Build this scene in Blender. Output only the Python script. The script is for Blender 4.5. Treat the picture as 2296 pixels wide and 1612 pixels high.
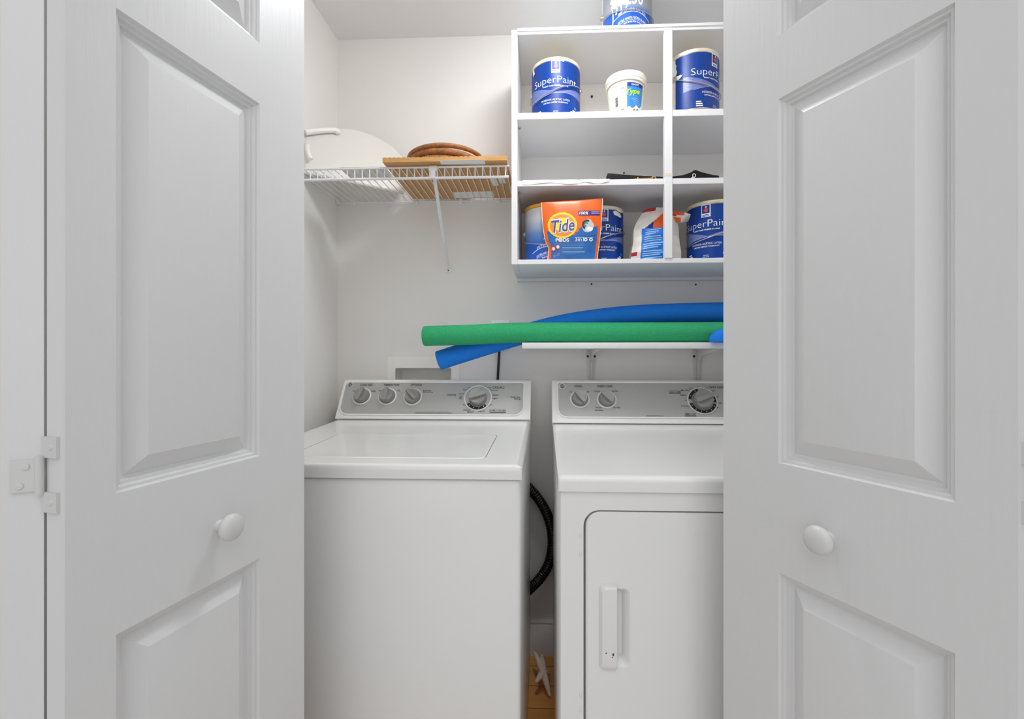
import bpy, bmesh, math, random
from mathutils import Vector, Matrix

scene = bpy.context.scene
for o in list(bpy.data.objects):
    bpy.data.objects.remove(o)
COL = scene.collection
random.seed(4)
PI = math.pi

# ---------------------------------------------------------------- camera
FPX, CAMH, TA = 1020.0, 1.136, 0.0414          # focal length in pixels of a 2296 px wide frame
YAW = math.atan(TA)
CX, CY = 1222 - FPX * TA, 800.0
cam_data = bpy.data.cameras.new('camera')
cam = bpy.data.objects.new('camera', cam_data)
COL.objects.link(cam)
cam.location = (0, 0, CAMH)
cam.rotation_euler = (PI / 2, 0, YAW)
cam_data.sensor_width = 36
cam_data.sensor_fit = 'HORIZONTAL'
cam_data.lens = 36 * FPX / 2296
cam_data.shift_x = (1148 - CX) / 2296
cam_data.shift_y = (CY - 806) / 2296
cam_data.clip_start = 0.02
scene.camera = cam

# ---------------------------------------------------------------- world, lights, exposure
world = bpy.data.worlds.new('room_daylight')
scene.world = world
world.use_nodes = True
bg = world.node_tree.nodes['Background']
bg.inputs[0].default_value = (1.0, 1.0, 1.0, 1)
bg.inputs[1].default_value = 0.35


def area_light(name, loc, target, sx, sy, power, col=(1, 1, 1)):
    ld = bpy.data.lights.new(name, 'AREA')
    ld.shape = 'RECTANGLE'
    ld.size, ld.size_y = sx, sy
    ld.energy = power
    ld.color = col
    lo = bpy.data.objects.new(name, ld)
    COL.objects.link(lo)
    lo.location = loc
    lo.rotation_euler = (Vector(target) - Vector(loc)).to_track_quat('-Z', 'Y').to_euler()
    return lo


area_light('room_overhead_fill', (0.1, -0.9, 2.75), (0.05, 0.3, 0.6), 2.4, 1.6, 14)  # added overhead fill for door mouldings and machine tops; no known lamp
area_light('room_front_fill', (-0.7, -2.6, 1.45), (0.0, 1.2, 1.3), 4.2, 1.1, 17)  # added frontal fill reaching into the cabinet; no window known behind the camera
area_light('room_side_fill', (1.35, -1.5, 1.6), (-0.1, 1.2, 1.2), 0.8, 1.4, 3)  # unseen side light added to fill the left door; no known window
DOME_POWER = 32.0

scene.cycles.max_bounces = 16
scene.cycles.diffuse_bounces = 10
vs = scene.view_settings
vs.view_transform = 'Standard'
vs.look = 'None'
vs.gamma = 1
vs.use_curve_mapping = False
vs.exposure = 0.17

# ---------------------------------------------------------------- helpers: camera rays to real places
_R = Vector((math.cos(YAW), math.sin(YAW), 0))
_F = Vector((-math.sin(YAW), math.cos(YAW), 0))
_U = Vector((0, 0, 1))
EYE = Vector((0, 0, CAMH))


def ray(u, v):
    return _R * ((u - CX) / FPX) - _U * ((v - CY) / FPX) + _F


def at_y(u, v, y):
    d = ray(u, v)
    return EYE + d * (y / d.y)


def at_z(u, v, z):
    d = ray(u, v)
    return EYE + d * ((z - CAMH) / d.z)


def on_plane(u, v, p, n):
    d = ray(u, v)
    return EYE + d * ((Vector(p) - EYE).dot(n) / d.dot(n))


# ---------------------------------------------------------------- materials
MATS = {}


def srgb(*c):
    return tuple(((x / 255) / 12.92 if x / 255 <= 0.04045 else ((x / 255 + 0.055) / 1.055) ** 2.4) for x in c)


def mat(name, rgb, rough=0.5, metal=0.0, vary=0.05, nscale=6.0, bump=0.0, bscale=60.0, stretch=(1, 1, 1), coat=0.0, emit=None, spec=0.5):
    if name in MATS:
        return MATS[name]
    m = bpy.data.materials.new(name)
    m.use_nodes = True
    nt = m.node_tree
    b = nt.nodes['Principled BSDF']
    c = srgb(*rgb)
    tc = nt.nodes.new('ShaderNodeTexCoord')
    mp = nt.nodes.new('ShaderNodeMapping')
    mp.inputs['Scale'].default_value = stretch
    nt.links.new(tc.outputs['Object'], mp.inputs['Vector'])
    nz = nt.nodes.new('ShaderNodeTexNoise')
    nz.inputs['Scale'].default_value = nscale
    nz.inputs['Detail'].default_value = 4
    nt.links.new(mp.outputs[0], nz.inputs['Vector'])
    cr = nt.nodes.new('ShaderNodeValToRGB')
    lo = tuple(x * (1 - vary) for x in c)
    hi = tuple(min(1, x * (1 + vary)) for x in c)
    cr.color_ramp.elements[0].position = 0.3
    cr.color_ramp.elements[1].position = 0.7
    cr.color_ramp.elements[0].color = (*lo, 1)
    cr.color_ramp.elements[1].color = (*hi, 1)
    nt.links.new(nz.outputs['Fac'], cr.inputs['Fac'])
    nt.links.new(cr.outputs['Color'], b.inputs['Base Color'])
    b.inputs['Roughness'].default_value = rough
    b.inputs['Metallic'].default_value = metal
    b.inputs['Specular IOR Level'].default_value = spec
    if coat:
        b.inputs['Coat Weight'].default_value = coat
        b.inputs['Coat Roughness'].default_value = 0.1
    if bump:
        n2 = nt.nodes.new('ShaderNodeTexNoise')
        n2.inputs['Scale'].default_value = bscale
        n2.inputs['Detail'].default_value = 5
        nt.links.new(mp.outputs[0], n2.inputs['Vector'])
        bp = nt.nodes.new('ShaderNodeBump')
        bp.inputs['Strength'].default_value = bump
        bp.inputs['Distance'].default_value = 0.002
        nt.links.new(n2.outputs['Fac'], bp.inputs['Height'])
        nt.links.new(bp.outputs[0], b.inputs['Normal'])
    if emit:
        b.inputs['Emission Color'].default_value = (*emit[0], 1)
        b.inputs['Emission Strength'].default_value = emit[1]
    MATS[name] = m
    return m


M_WALL = mat('wall_paint', (234, 232, 229), 0.6, vary=0.012, nscale=3, bump=0.05, bscale=180)
M_CEIL = mat('ceiling_paint', (234, 235, 236), 0.7, vary=0.01, nscale=3, bump=0.06, bscale=220)
M_TRIM = mat('trim_paint', (232, 232, 232), 0.4, vary=0.01)
M_DOOR = mat('door_paint', (221, 221, 222), 0.38, vary=0.008, nscale=4, bump=0.22, bscale=150, stretch=(1, 1, 0.06))
M_HW = mat('painted_metal', (212, 212, 212), 0.35, vary=0.01)
M_GAP = mat('dark_gap', (60, 60, 60), 0.6)
M_APPL = mat('appliance_enamel', (235, 235, 234), 0.22, vary=0.006, nscale=2, coat=0.3)
M_CONS = mat('console_plastic', (232, 232, 230), 0.35, vary=0.006)
M_PANEL = mat('console_panel', (172, 172, 170), 0.42, metal=0.2, vary=0.02, nscale=3)
M_KNOB = mat('knob_grey', (150, 150, 148), 0.3, metal=0.3, vary=0.02)
M_RING = mat('knob_ring', (226, 226, 224), 0.35, vary=0.01)
M_PRINT = mat('panel_print', (44, 44, 43), 0.6)
M_PRINTL = mat('panel_print_light', (112, 112, 110), 0.6)
M_BLACK = mat('black_plastic', (14, 14, 16), 0.45)
M_WHITE = mat('white_board', (229, 229, 231), 0.4, vary=0.008, nscale=3)
M_WIRE = mat('white_vinyl_wire', (236, 236, 238), 0.35, vary=0.01)
M_PLWHITE = mat('white_plastic', (242, 241, 237), 0.3, vary=0.01)
M_LID = mat('lid_plastic', (226, 224, 217), 0.35, vary=0.01)
M_FILM = mat('white_wrap', (226, 226, 224), 0.25, vary=0.03, nscale=20, bump=0.8, bscale=25)
M_METAL = mat('can_metal', (196, 192, 182), 0.3, metal=0.8, vary=0.05)
M_RIM = mat('can_rim_cream', (222, 212, 188), 0.4, metal=0.2, vary=0.08, nscale=40)
M_RIMO = mat('can_rim_orange', (222, 160, 50), 0.4, vary=0.08, nscale=30)
M_CREAM = mat('cream_label', (226, 216, 204), 0.5, vary=0.03, nscale=60)
M_BLUE = mat('label_blue', (0, 56, 140), 0.38, vary=0.05, nscale=8, spec=0.35)
M_DBLUE = mat('label_dark_blue', (10, 36, 120), 0.3, vary=0.05)
M_SWOOSH = mat('label_swoosh', (104, 116, 176), 0.35, vary=0.12, nscale=90, stretch=(1, 1, 3))
M_SILVER = mat('label_silver', (196, 198, 206), 0.35, vary=0.04)
M_TXT = mat('label_white_print', (240, 240, 240), 0.4, vary=0.01)
M_TXTG = mat('label_grey_print', (170, 180, 210), 0.4, vary=0.02)
M_RED = mat('label_red', (214, 62, 48), 0.4, vary=0.03)
M_LBLUE = mat('label_light_blue', (48, 136, 214), 0.35, vary=0.04)
M_DRIP = mat('paint_drip', (238, 236, 226), 0.35, vary=0.02)
M_ORANGE = mat('bag_orange', (242, 100, 0), 0.28, vary=0.05, nscale=12, bump=0.5, bscale=18, coat=0.1)
M_BAGBLUE = mat('bag_blue', (38, 104, 180), 0.28, vary=0.2, nscale=22, bump=0.5, bscale=18, coat=0.1)
M_YELLOW = mat('bag_yellow', (244, 214, 50), 0.3, vary=0.03)
M_ORANGE2 = mat('bag_orange_light', (246, 140, 70), 0.3, vary=0.05, nscale=30)
M_NAVY = mat('bag_navy', (70, 72, 142), 0.3, vary=0.04)
M_PURPLE = mat('bag_purple', (66, 40, 130), 0.3, vary=0.04)
M_GREENP = mat('bag_green', (70, 130, 70), 0.3, vary=0.1)
M_PAPERBAG = mat('paper_bag', (222, 216, 210), 0.6, vary=0.06, nscale=25, bump=0.8, bscale=22)
M_PBORANGE = mat('paper_bag_orange', (222, 84, 14), 0.5, vary=0.08, nscale=20, bump=0.6, bscale=22)
M_PBBLUE = mat('paper_bag_blue', (14, 108, 204), 0.5, vary=0.08, nscale=16, bump=0.6, bscale=22)
M_PBPRINT = mat('paper_bag_print', (150, 200, 240), 0.5, vary=0.05)
M_PBRED = mat('paper_bag_red', (170, 40, 26), 0.5, vary=0.06)
M_TUB = mat('tub_plastic', (240, 234, 220), 0.4, vary=0.012)
M_TUBG = mat('tub_label_green', (172, 216, 40), 0.4, vary=0.03)
M_FGREEN = mat('green_foam', (44, 166, 108), 0.85, vary=0.14, nscale=220, bump=0.7, bscale=320)
M_FBLUE = mat('blue_foam', (0, 120, 224), 0.8, vary=0.06, nscale=200, bump=0.4, bscale=320)
M_WOOD = mat('pale_wood', (204, 154, 94), 0.5, vary=0.1, nscale=8, stretch=(3, 30, 30), bump=0.1, bscale=20)
M_WICK = mat('wicker', (152, 100, 54), 0.6, vary=0.3, nscale=90, bump=0.6, bscale=150)
M_PAPER = mat('white_paper', (240, 240, 238), 0.6, vary=0.02)
M_CASE = mat('black_leather', (7, 7, 8), 0.6, vary=0.1, bump=0.15, bscale=100, spec=0.25)
M_GOLD = mat('brass', (208, 160, 84), 0.3, metal=0.6, vary=0.05)
M_GREY = mat('grey_plastic', (150, 156, 160), 0.5)
M_HOSE = mat('black_hose', (10, 10, 10), 0.4)
M_STAR = mat('starfish_white', (236, 222, 206), 0.75, vary=0.05, nscale=90, bump=0.7, bscale=180)
M_GLOW = mat('lamp_glass', (245, 245, 240), 0.4, emit=((0.975, 0.99, 1.0), DOME_POWER))
M_CARPET = mat('room_carpet', (222, 221, 219), 0.9, vary=0.08, nscale=120, bump=0.5, bscale=400)


def plank_material():
    m = bpy.data.materials.new('wood_planks')
    m.use_nodes = True
    nt = m.node_tree
    b = nt.nodes['Principled BSDF']
    tc = nt.nodes.new('ShaderNodeTexCoord')
    br = nt.nodes.new('ShaderNodeTexBrick')
    br.inputs['Scale'].default_value = 1.0
    br.inputs['Brick Width'].default_value = 1.1
    br.inputs['Row Height'].default_value = 0.1
    br.inputs['Mortar Size'].default_value = 0.0012
    br.inputs['Color1'].default_value = (*srgb(240, 172, 96), 1)
    br.inputs['Color2'].default_value = (*srgb(226, 156, 84), 1)
    br.inputs['Mortar'].default_value = (*srgb(70, 40, 16), 1)
    mp = nt.nodes.new('ShaderNodeMapping')
    mp.inputs['Location'].default_value = (0.3, 0.029, 0)
    nt.links.new(tc.outputs['Object'], mp.inputs[0])
    nt.links.new(mp.outputs[0], br.inputs['Vector'])
    nz = nt.nodes.new('ShaderNodeTexNoise')
    nz.inputs['Scale'].default_value = 6
    nz.inputs['Detail'].default_value = 6
    mp2 = nt.nodes.new('ShaderNodeMapping')
    mp2.inputs['Scale'].default_value = (1, 14, 1)
    nt.links.new(tc.outputs['Object'], mp2.inputs[0])
    nt.links.new(mp2.outputs[0], nz.inputs['Vector'])
    mx = nt.nodes.new('ShaderNodeMix')
    mx.data_type = 'RGBA'
    mx.blend_type = 'MULTIPLY'
    mx.inputs[0].default_value = 0.35
    nt.links.new(br.outputs['Color'], mx.inputs[6])
    nt.links.new(nz.outputs['Color'], mx.inputs[7])
    nt.links.new(mx.outputs[2], b.inputs['Base Color'])
    b.inputs['Roughness'].default_value = 0.35
    return m


def fade_label_material(name, p0, p1, p2, top):
    """A printed label that is silver at the top and runs into blue below (its own print)."""
    m = bpy.data.materials.new(name)
    m.use_nodes = True
    nt = m.node_tree
    b = nt.nodes['Principled BSDF']
    tc = nt.nodes.new('ShaderNodeTexCoord')
    sp = nt.nodes.new('ShaderNodeSeparateXYZ')
    nt.links.new(tc.outputs['Object'], sp.inputs[0])
    mr = nt.nodes.new('ShaderNodeMapRange')
    mr.inputs['From Min'].default_value = 0.0
    mr.inputs['From Max'].default_value = 0.19
    nt.links.new(sp.outputs['Z'], mr.inputs['Value'])
    cr = nt.nodes.new('ShaderNodeValToRGB')
    e = cr.color_ramp.elements
    e[0].position = p0
    e[0].color = (*srgb(20, 86, 186), 1)
    e[1].position = p2
    e[1].color = (*srgb(*top), 1)
    k = e.new(p1)
    k.color = (*srgb(92, 130, 184), 1)
    nt.links.new(mr.outputs[0], cr.inputs['Fac'])
    nt.links.new(cr.outputs['Color'], b.inputs['Base Color'])
    b.inputs['Roughness'].default_value = 0.3
    b.inputs['Coat Weight'].default_value = 0.3
    return m


M_PLANK = plank_material()
M_FADE = fade_label_material('label_fading_print', 0.30, 0.50, 0.78, (206, 206, 208))
M_FADE2 = fade_label_material('label_two_tone_print', 0.315, 0.335, 0.40, (150, 152, 158))


# ---------------------------------------------------------------- mesh builder
class MB:
    def __init__(self):
        self.v, self.f, self.m = [], [], []
        self.mats = []

    def mi(self, m):
        if m is None:
            return 0
        if m not in self.mats:
            self.mats.append(m)
        return self.mats.index(m)

    def add(self, verts, faces, m=None):
        k = len(self.v)
        i = self.mi(m)
        self.v += [Vector(p) for p in verts]
        for f in faces:
            self.f.append(tuple(k + a for a in f))
            self.m.append(i)

    def addbm(self, bm, m=None, fn=None):
        bm.verts.index_update()
        self.add([(fn(v.co) if fn else v.co.copy()) for v in bm.verts], [[v.index for v in f.verts] for f in bm.faces], m)
        bm.free()

    def box(self, x0, x1, y0, y1, z0, z1, m=None, bevel=0.0, seg=2, fn=None):
        bm = bmesh.new()
        bmesh.ops.create_cube(bm, size=1)
        for v in bm.verts:
            v.co = Vector((x0 + (v.co.x + .5) * (x1 - x0), y0 + (v.co.y + .5) * (y1 - y0), z0 + (v.co.z + .5) * (z1 - z0)))
        if bevel:
            bmesh.ops.bevel(bm, geom=bm.edges[:], offset=bevel, segments=seg, profile=0.5, affect='EDGES')
        self.addbm(bm, m, fn)
        return self

    def prism(self, poly, axis, a, b, m=None, bevel=0.0, seg=2, fn=None):
        """poly: 2-D outline; axis: which axis it is pushed along, from a to b."""
        bm = bmesh.new()

        def p3(p, t):
            if axis == 'x':
                return (t, p[0], p[1])
            if axis == 'y':
                return (p[0], t, p[1])
            return (p[0], p[1], t)
        A = [bm.verts.new(p3(p, a)) for p in poly]
        B = [bm.verts.new(p3(p, b)) for p in poly]
        n = len(poly)
        bm.faces.new(A)
        bm.faces.new(B[::-1])
        for i in range(n):
            bm.faces.new((A[i], B[i], B[(i + 1) % n], A[(i + 1) % n]))
        bmesh.ops.recalc_face_normals(bm, faces=bm.faces[:])
        if bevel:
            es = [e for e in bm.edges if len(e.link_faces) == 2 and e.calc_face_angle(0) > 0.5]
            bmesh.ops.bevel(bm, geom=es, offset=bevel, segments=seg, profile=0.5, affect='EDGES')
        self.addbm(bm, m, fn)
        return self

    def loft(self, rings, m=None, close=True, cap0=False, cap1=False):
        k = len(self.v)
        i = self.mi(m)
        n = len(rings[0])
        for r in rings:
            self.v += [Vector(p) for p in r]
        for a in range(len(rings) - 1):
            for b in range(n if close else n - 1):
                c = (b + 1) % n
                self.f.append((k + a * n + b, k + a * n + c, k + (a + 1) * n + c, k + (a + 1) * n + b))
                self.m.append(i)
        if cap0:
            self.f.append(tuple(k + b for b in range(n))[::-1])
            self.m.append(i)
        if cap1:
            self.f.append(tuple(k + (len(rings) - 1) * n + b for b in range(n)))
            self.m.append(i)
        return self

    def lathe(self, prof, c=(0, 0, 0), m=None, n=48, fn=None, a0=0.0, a1=2 * PI):
        full = abs(a1 - a0 - 2 * PI) < 1e-6
        cnt = n if full else n + 1
        rings = []
        for r, z in prof:
            rg = []
            for i in range(cnt):
                t = a0 + (a1 - a0) * i / n
                p = Vector((c[0] + r * math.sin(t), c[1] - r * math.cos(t), c[2] + z))
                rg.append(fn(p) if fn else p)
            rings.append(rg)
        return self.loft(rings, m, close=full)

    def tube(self, pts, r, m=None, n=10, cap=True, closed=False):
        pts = [Vector(p) for p in pts]
        rs = r if isinstance(r, (list, tuple)) else [r] * len(pts)
        rings = []
        prev = None
        N = len(pts)
        for i, p in enumerate(pts):
            if closed:
                t = pts[(i + 1) % N] - pts[i - 1]
            else:
                t = pts[min(i + 1, N - 1)] - pts[max(i - 1, 0)]
            t.normalize()
            if prev is None:
                ref = Vector((0, 0, 1)) if abs(t.z) < 0.9 else Vector((0, 1, 0))
                x = ref.cross(t).normalized()
            else:
                x = (prev - t * prev.dot(t)).normalized()
            prev = x
            y = t.cross(x)
            rings.append([p + (x * math.cos(2 * PI * k / n) + y * math.sin(2 * PI * k / n)) * rs[i] for k in range(n)])
        if closed:
            rings.append(rings[0])
            return self.loft(rings, m)
        return self.loft(rings, m, cap0=cap, cap1=cap)

    def grid(self, fn, nu, nv, m=None, mfn=None):
        k = len(self.v)
        for j in range(nv + 1):
            for i in range(nu + 1):
                self.v.append(Vector(fn(i / nu, j / nv)))
        for j in range(nv):
            for i in range(nu):
                a = k + j * (nu + 1) + i
                self.f.append((a, a + 1, a + nu + 2, a + nu + 1))
                self.m.append(self.mi(mfn((i + .5) / nu, (j + .5) / nv) if mfn else m))
        return self

    def build(self, name, m=None, parent=None, local=False, smooth=0.6, fixn=True):
        """Link as ONE mesh object. Vertices are in place coordinates unless local=True (then in the thing's own frame)."""
        if m is not None:
            if not self.mats:
                self.mats = [m]
        me = bpy.data.meshes.new(name)
        inv = None
        if parent is not None and not local:
            inv = ROOT[parent.name].inverted()
        vs_ = [(inv @ v) if inv else v for v in self.v]
        me.from_pydata(vs_, [], self.f)
        for mm in self.mats:
            me.materials.append(mm)
        me.polygons.foreach_set('material_index', self.m)
        if fixn:
            bm = bmesh.new()
            bm.from_mesh(me)
            bmesh.ops.recalc_face_normals(bm, faces=bm.faces[:])
            bm.to_mesh(me)
            bm.free()
        me.polygons.foreach_set('use_smooth', [True] * len(me.polygons))
        me.update()
        me.set_sharp_from_angle(angle=smooth)
        o = bpy.data.objects.new(name, me)
        COL.objects.link(o)
        if parent is not None:
            o.parent = parent
            ROOT[o.name] = ROOT[parent.name]
        else:
            ROOT[o.name] = Matrix.Identity(4)
        return o


ROOT = {}


def tag(o, label, cat, group=None, kind=None):
    o['label'] = label
    o['category'] = cat
    if group:
        o['group'] = group
    if kind:
        o['kind'] = kind
    return o


def thing(name, label, cat, loc=(0, 0, 0), rotz=0.0, group=None, kind=None):
    o = bpy.data.objects.new(name, None)
    COL.objects.link(o)
    o.empty_display_size = 0.05
    o.location = loc
    o.rotation_euler = (0, 0, rotz)
    ROOT[o.name] = Matrix.Translation(Vector(loc)) @ Matrix.Rotation(rotz, 4, 'Z')
    return tag(o, label, cat, group, kind)


def rrect(x0, x1, y0, y1, r, n=6, rs=None):
    """Rounded rectangle outline, same vertex count for any size; rs = radii of the four corners (ll, lr, ur, ul)."""
    rs = rs or (r, r, r, r)
    out = []
    for (cx, cy, a0, q) in ((x0, y0, PI, rs[0]), (x1, y0, 1.5 * PI, rs[1]), (x1, y1, 0, rs[2]), (x0, y1, .5 * PI, rs[3])):
        ox = cx + (q if cx == x0 else -q)
        oy = cy + (q if cy == y0 else -q)
        for i in range(n + 1):
            a = a0 + .5 * PI * i / n
            out.append((ox + q * math.cos(a), oy + q * math.sin(a)))
    return out


_glyph = {}


def glyphs(txt, shear=0.0, bold=0.0):
    """Outline letters as flat triangles, centred, height of a capital = 1."""
    key = (txt, shear, bold)
    if key in _glyph:
        return _glyph[key]
    cu = bpy.data.curves.new('t', 'FONT')
    cu.body = txt
    cu.size = 1
    cu.shear = shear
    cu.offset = bold
    cu.resolution_u = 3
    ob = bpy.data.objects.new('t', cu)
    COL.objects.link(ob)
    dg = bpy.context.evaluated_depsgraph_get()
    me = bpy.data.meshes.new_from_object(ob.evaluated_get(dg))
    pts = [(v.co.x, v.co.y) for v in me.vertices]
    fs = [tuple(p.vertices) for p in me.polygons]
    bpy.data.objects.remove(ob)
    bpy.data.meshes.remove(me)
    bpy.data.curves.remove(cu)
    x0 = min(p[0] for p in pts)
    x1 = max(p[0] for p in pts)
    w = x1 - x0
    pts = [((p[0] - (x0 + x1) / 2), p[1] / 0.7) for p in pts]
    _glyph[key] = (pts, fs, w)
    return _glyph[key]


def put_text(mb, txt, fn, width, height, m, shear=0.0, bold=0.0):
    """fn maps (x along, y up), in metres about the text's centre baseline, onto the surface."""
    pts, fs, w = glyphs(txt, shear, bold)
    s = width / w
    mb.add([fn(p[0] * s, p[1] * height) for p in pts], fs, m)


def flat_fn(c, right, up, off):
    c, right, up = Vector(c), Vector(right), Vector(up)
    n = right.cross(up).normalized()
    return lambda x, y: c + right * x + up * y + n * off


def cyl_fn(r, zc, a0=0.0, cone=0.0):
    """x along the arc from angle a0, y up from zc, on a can of radius r (front is -Y)."""
    def f(x, y):
        rr = r + cone * (zc + y)
        t = a0 + x / r
        return Vector((rr * math.sin(t), -rr * math.cos(t), zc + y))
    return f


def strip(mb, fn, x0, x1, y0, y1, m, n=12):
    """A printed bar; y0, y1 numbers or functions of 0..1."""
    g0 = y0 if callable(y0) else (lambda t: y0)
    g1 = y1 if callable(y1) else (lambda t: y1)
    mb.grid(lambda u, v: fn(x0 + (x1 - x0) * u, g0(u) + (g1(u) - g0(u)) * v), n, 1, m)


def blob(mb, fn, x, y, rx, ry, m, n=16, jag=0.0, seed=1, dirs=None):
    rnd = random.Random(seed)
    pts = [fn(x, y)]
    for i in range(n):
        a = 2 * PI * i / n
        q = 1 + jag * (rnd.random() - .5) * 2
        pts.append(fn(x + rx * q * math.cos(a), y + ry * q * math.sin(a)))
    mb.add(pts, [(0, 1 + i, 1 + (i + 1) % n) for i in range(n)], m)


def ring_print(mb, fn, x, y, r0x, r0y, r1x, r1y, m, n=40, a0=0.0, a1=2 * PI):
    mb.grid(lambda u, v: fn(x + (r0x + (r1x - r0x) * v) * math.cos(a0 + (a1 - a0) * u), y + (r0y + (r1y - r0y) * v) * math.sin(a0 + (a1 - a0) * u)), n, 1, m)


# ================================================================ THE SETTING
YW = 1.7431            # back wall of the closet
XL, XR = -0.8085, 0.80
ZC = 2.3715
YF0, YF1 = 0.79, 0.885  # the closet's front wall
OX0, OX1 = -0.775, 0.73  # its opening
OZ = 2.06

mb = MB()
mb.box(XL - .1, XR + .1, YF0 - .02, YW + .1, -.08, 0, M_PLANK)
tag(mb.build('floor'), 'orange-brown wooden plank floor inside the closet', 'floor', kind='structure')
mb = MB()
mb.box(-3, 3, -3.2, YF0 - .02, -.08, 0, M_CARPET)
tag(mb.build('floor_hall'), 'pale floor of the room in front of the closet', 'floor', kind='structure')
# back wall with the recess of the washer supply box
bx0, bx1, bz0, bz1 = -0.592, -0.346, 0.93, 1.110
mb = MB()
mb.box(XL - .1, bx0, YW, YW + .1, 0, ZC)
mb.box(bx1, XR + .1, YW, YW + .1, 0, ZC)
mb.box(bx0, bx1, YW, YW + .1, 0, bz0)
mb.box(bx0, bx1, YW, YW + .1, bz1, ZC)
tag(mb.build('wall_back', M_WALL), 'pale grey back wall of the laundry closet', 'wall', kind='structure')
mb = MB()
mb.box(XL - .1, XL, YF1, YW, 0, ZC)
tag(mb.build('wall_left', M_WALL), 'pale left side wall of the closet beside the washer', 'wall', kind='structure')
mb = MB()
mb.box(XR, XR + .1, YF1, YW, 0, ZC)
tag(mb.build('wall_right', M_WALL), 'pale right side wall of the closet beside the dryer', 'wall', kind='structure')
mb = MB()
mb.box(XL - .1, XR + .1, YF1, YW + .1, ZC, ZC + .08)
tag(mb.build('ceiling', M_CEIL), 'flat pale grey ceiling of the closet', 'ceiling', kind='structure')
mb = MB()
mb.box(-3, OX0, YF0, YF1, 0, 2.5)
mb.box(OX1, 3, YF0, YF1, 0, 2.5)
mb.box(OX0, OX1, YF0, YF1, OZ, 2.5)
tag(mb.build('wall_front', M_WALL), 'wall around the opening of the closet', 'wall', kind='structure')
mb = MB()
mb.prism([(YW, 0), (YW - .016, 0), (YW - .016, .112), (YW - .012, .118), (YW - .014, .126), (YW - .006, .137), (YW, .137)], 'x', XL, XR, M_TRIM)
tag(mb.build('baseboard_back'), 'white baseboard along the back wall between the machines', 'baseboard', kind='structure')

# recessed washer supply box
t = thing('supply_box', 'white framed recessed washer supply box in the back wall behind the washer', 'utility box', (-.47, YW, bz0))
mb = MB()
o_ = rrect(-.609, -.330, .905, 1.136, .004, 2)
i_ = rrect(bx0 + .014, bx1 - .015, bz0 + .01, 1.0925, .003, 2)
mb.loft([[(p[0], YW, p[1]) for p in o_], [(p[0], YW - .006, p[1]) for p in o_], [(p[0], YW - .006, p[1]) for p in i_], [(p[0], YW, p[1]) for p in i_]])
mb.build('frame', M_PLWHITE, t)
mb = MB()
mb.loft([[(p[0], YW - .004, p[1]) for p in i_], [(p[0], YW + .075, p[1]) for p in i_]], cap1=True)
mb.build('recess', M_PLWHITE, t)
for xx in (-.53, -.41):
    mb = MB()
    mb.tube([(xx, YW + .072, .985), (xx, YW + .02, .985)], .012)
    mb.box(xx - .02, xx + .02, YW + .012, YW + .022, .978, .992, None, .003)
    mb.build('valve', M_GREY, t)


# ---------------------------------------------------------------- bifold doors
LEAFT = 0.0275


def door_leaf(frame, W, panels, z0, z1, m, LEAFT=LEAFT):
    """A moulded leaf: s along its width, face at depth 0, raised panels."""
    s0, s1 = panels[0][0], panels[0][1]
    xs = [0, s0, s1, W]
    zs = sorted({z0, z1, *[p[2] for p in panels], *[p[3] for p in panels]})
    mb = MB()

    def q(s, z, d):
        return frame(s, d, z)
    prof = [(0, 0), (.0022, .0045), (.0055, .005), (.0075, .0095), (.011, .010), (.013, .0145), (.0165, .0155), (.0395, .0020), (.0405, .0018)]
    for i in range(3):
        for j in range(len(zs) - 1):
            a, b, c, d = xs[i], xs[i + 1], zs[j], zs[j + 1]
            if i == 1 and any(abs(p[2] - c) < 1e-6 for p in panels):
                rings = []
                for ins, dep in prof:
                    rings.append([q(a + ins, c + ins, dep), q(b - ins, c + ins, dep), q(b - ins, d - ins, dep), q(a + ins, d - ins, dep)])
                mb.loft(rings, None, cap1=True)
            else:
                mb.add([q(a, c, 0), q(b, c, 0), q(b, d, 0), q(a, d, 0)], [(0, 1, 2, 3)])
    # back and edges
    e = .0015
    for (p, r_) in (((0, z0), (W, z0)), ((W, z0), (W, z1)), ((W, z1), (0, z1)), ((0, z1), (0, z0))):
        mb.add([q(p[0], p[1], 0), q(r_[0], r_[1], 0), q(r_[0], r_[1], LEAFT), q(p[0], p[1], LEAFT)], [(0, 1, 2, 3)])
    mb.add([q(0, z0, LEAFT), q(W, z0, LEAFT), q(W, z1, LEAFT), q(0, z1, LEAFT)], [(0, 1, 2, 3)])
    bm = bmesh.new()
    vv = [bm.verts.new(v) for v in mb.v]
    for f in mb.f:
        bm.faces.new([vv[k] for k in f])
    bmesh.ops.remove_doubles(bm, verts=bm.verts[:], dist=1e-5)
    out = MB()
    out.addbm(bm)
    return out


def make_frame(origin, d, back):
    o, d, b = Vector((origin[0], origin[1], 0)), Vector((d[0], d[1], 0)).normalized(), Vector((back[0], back[1], 0)).normalized()
    return lambda s, dep, z: o + d * s + b * dep + Vector((0, 0, z))


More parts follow.
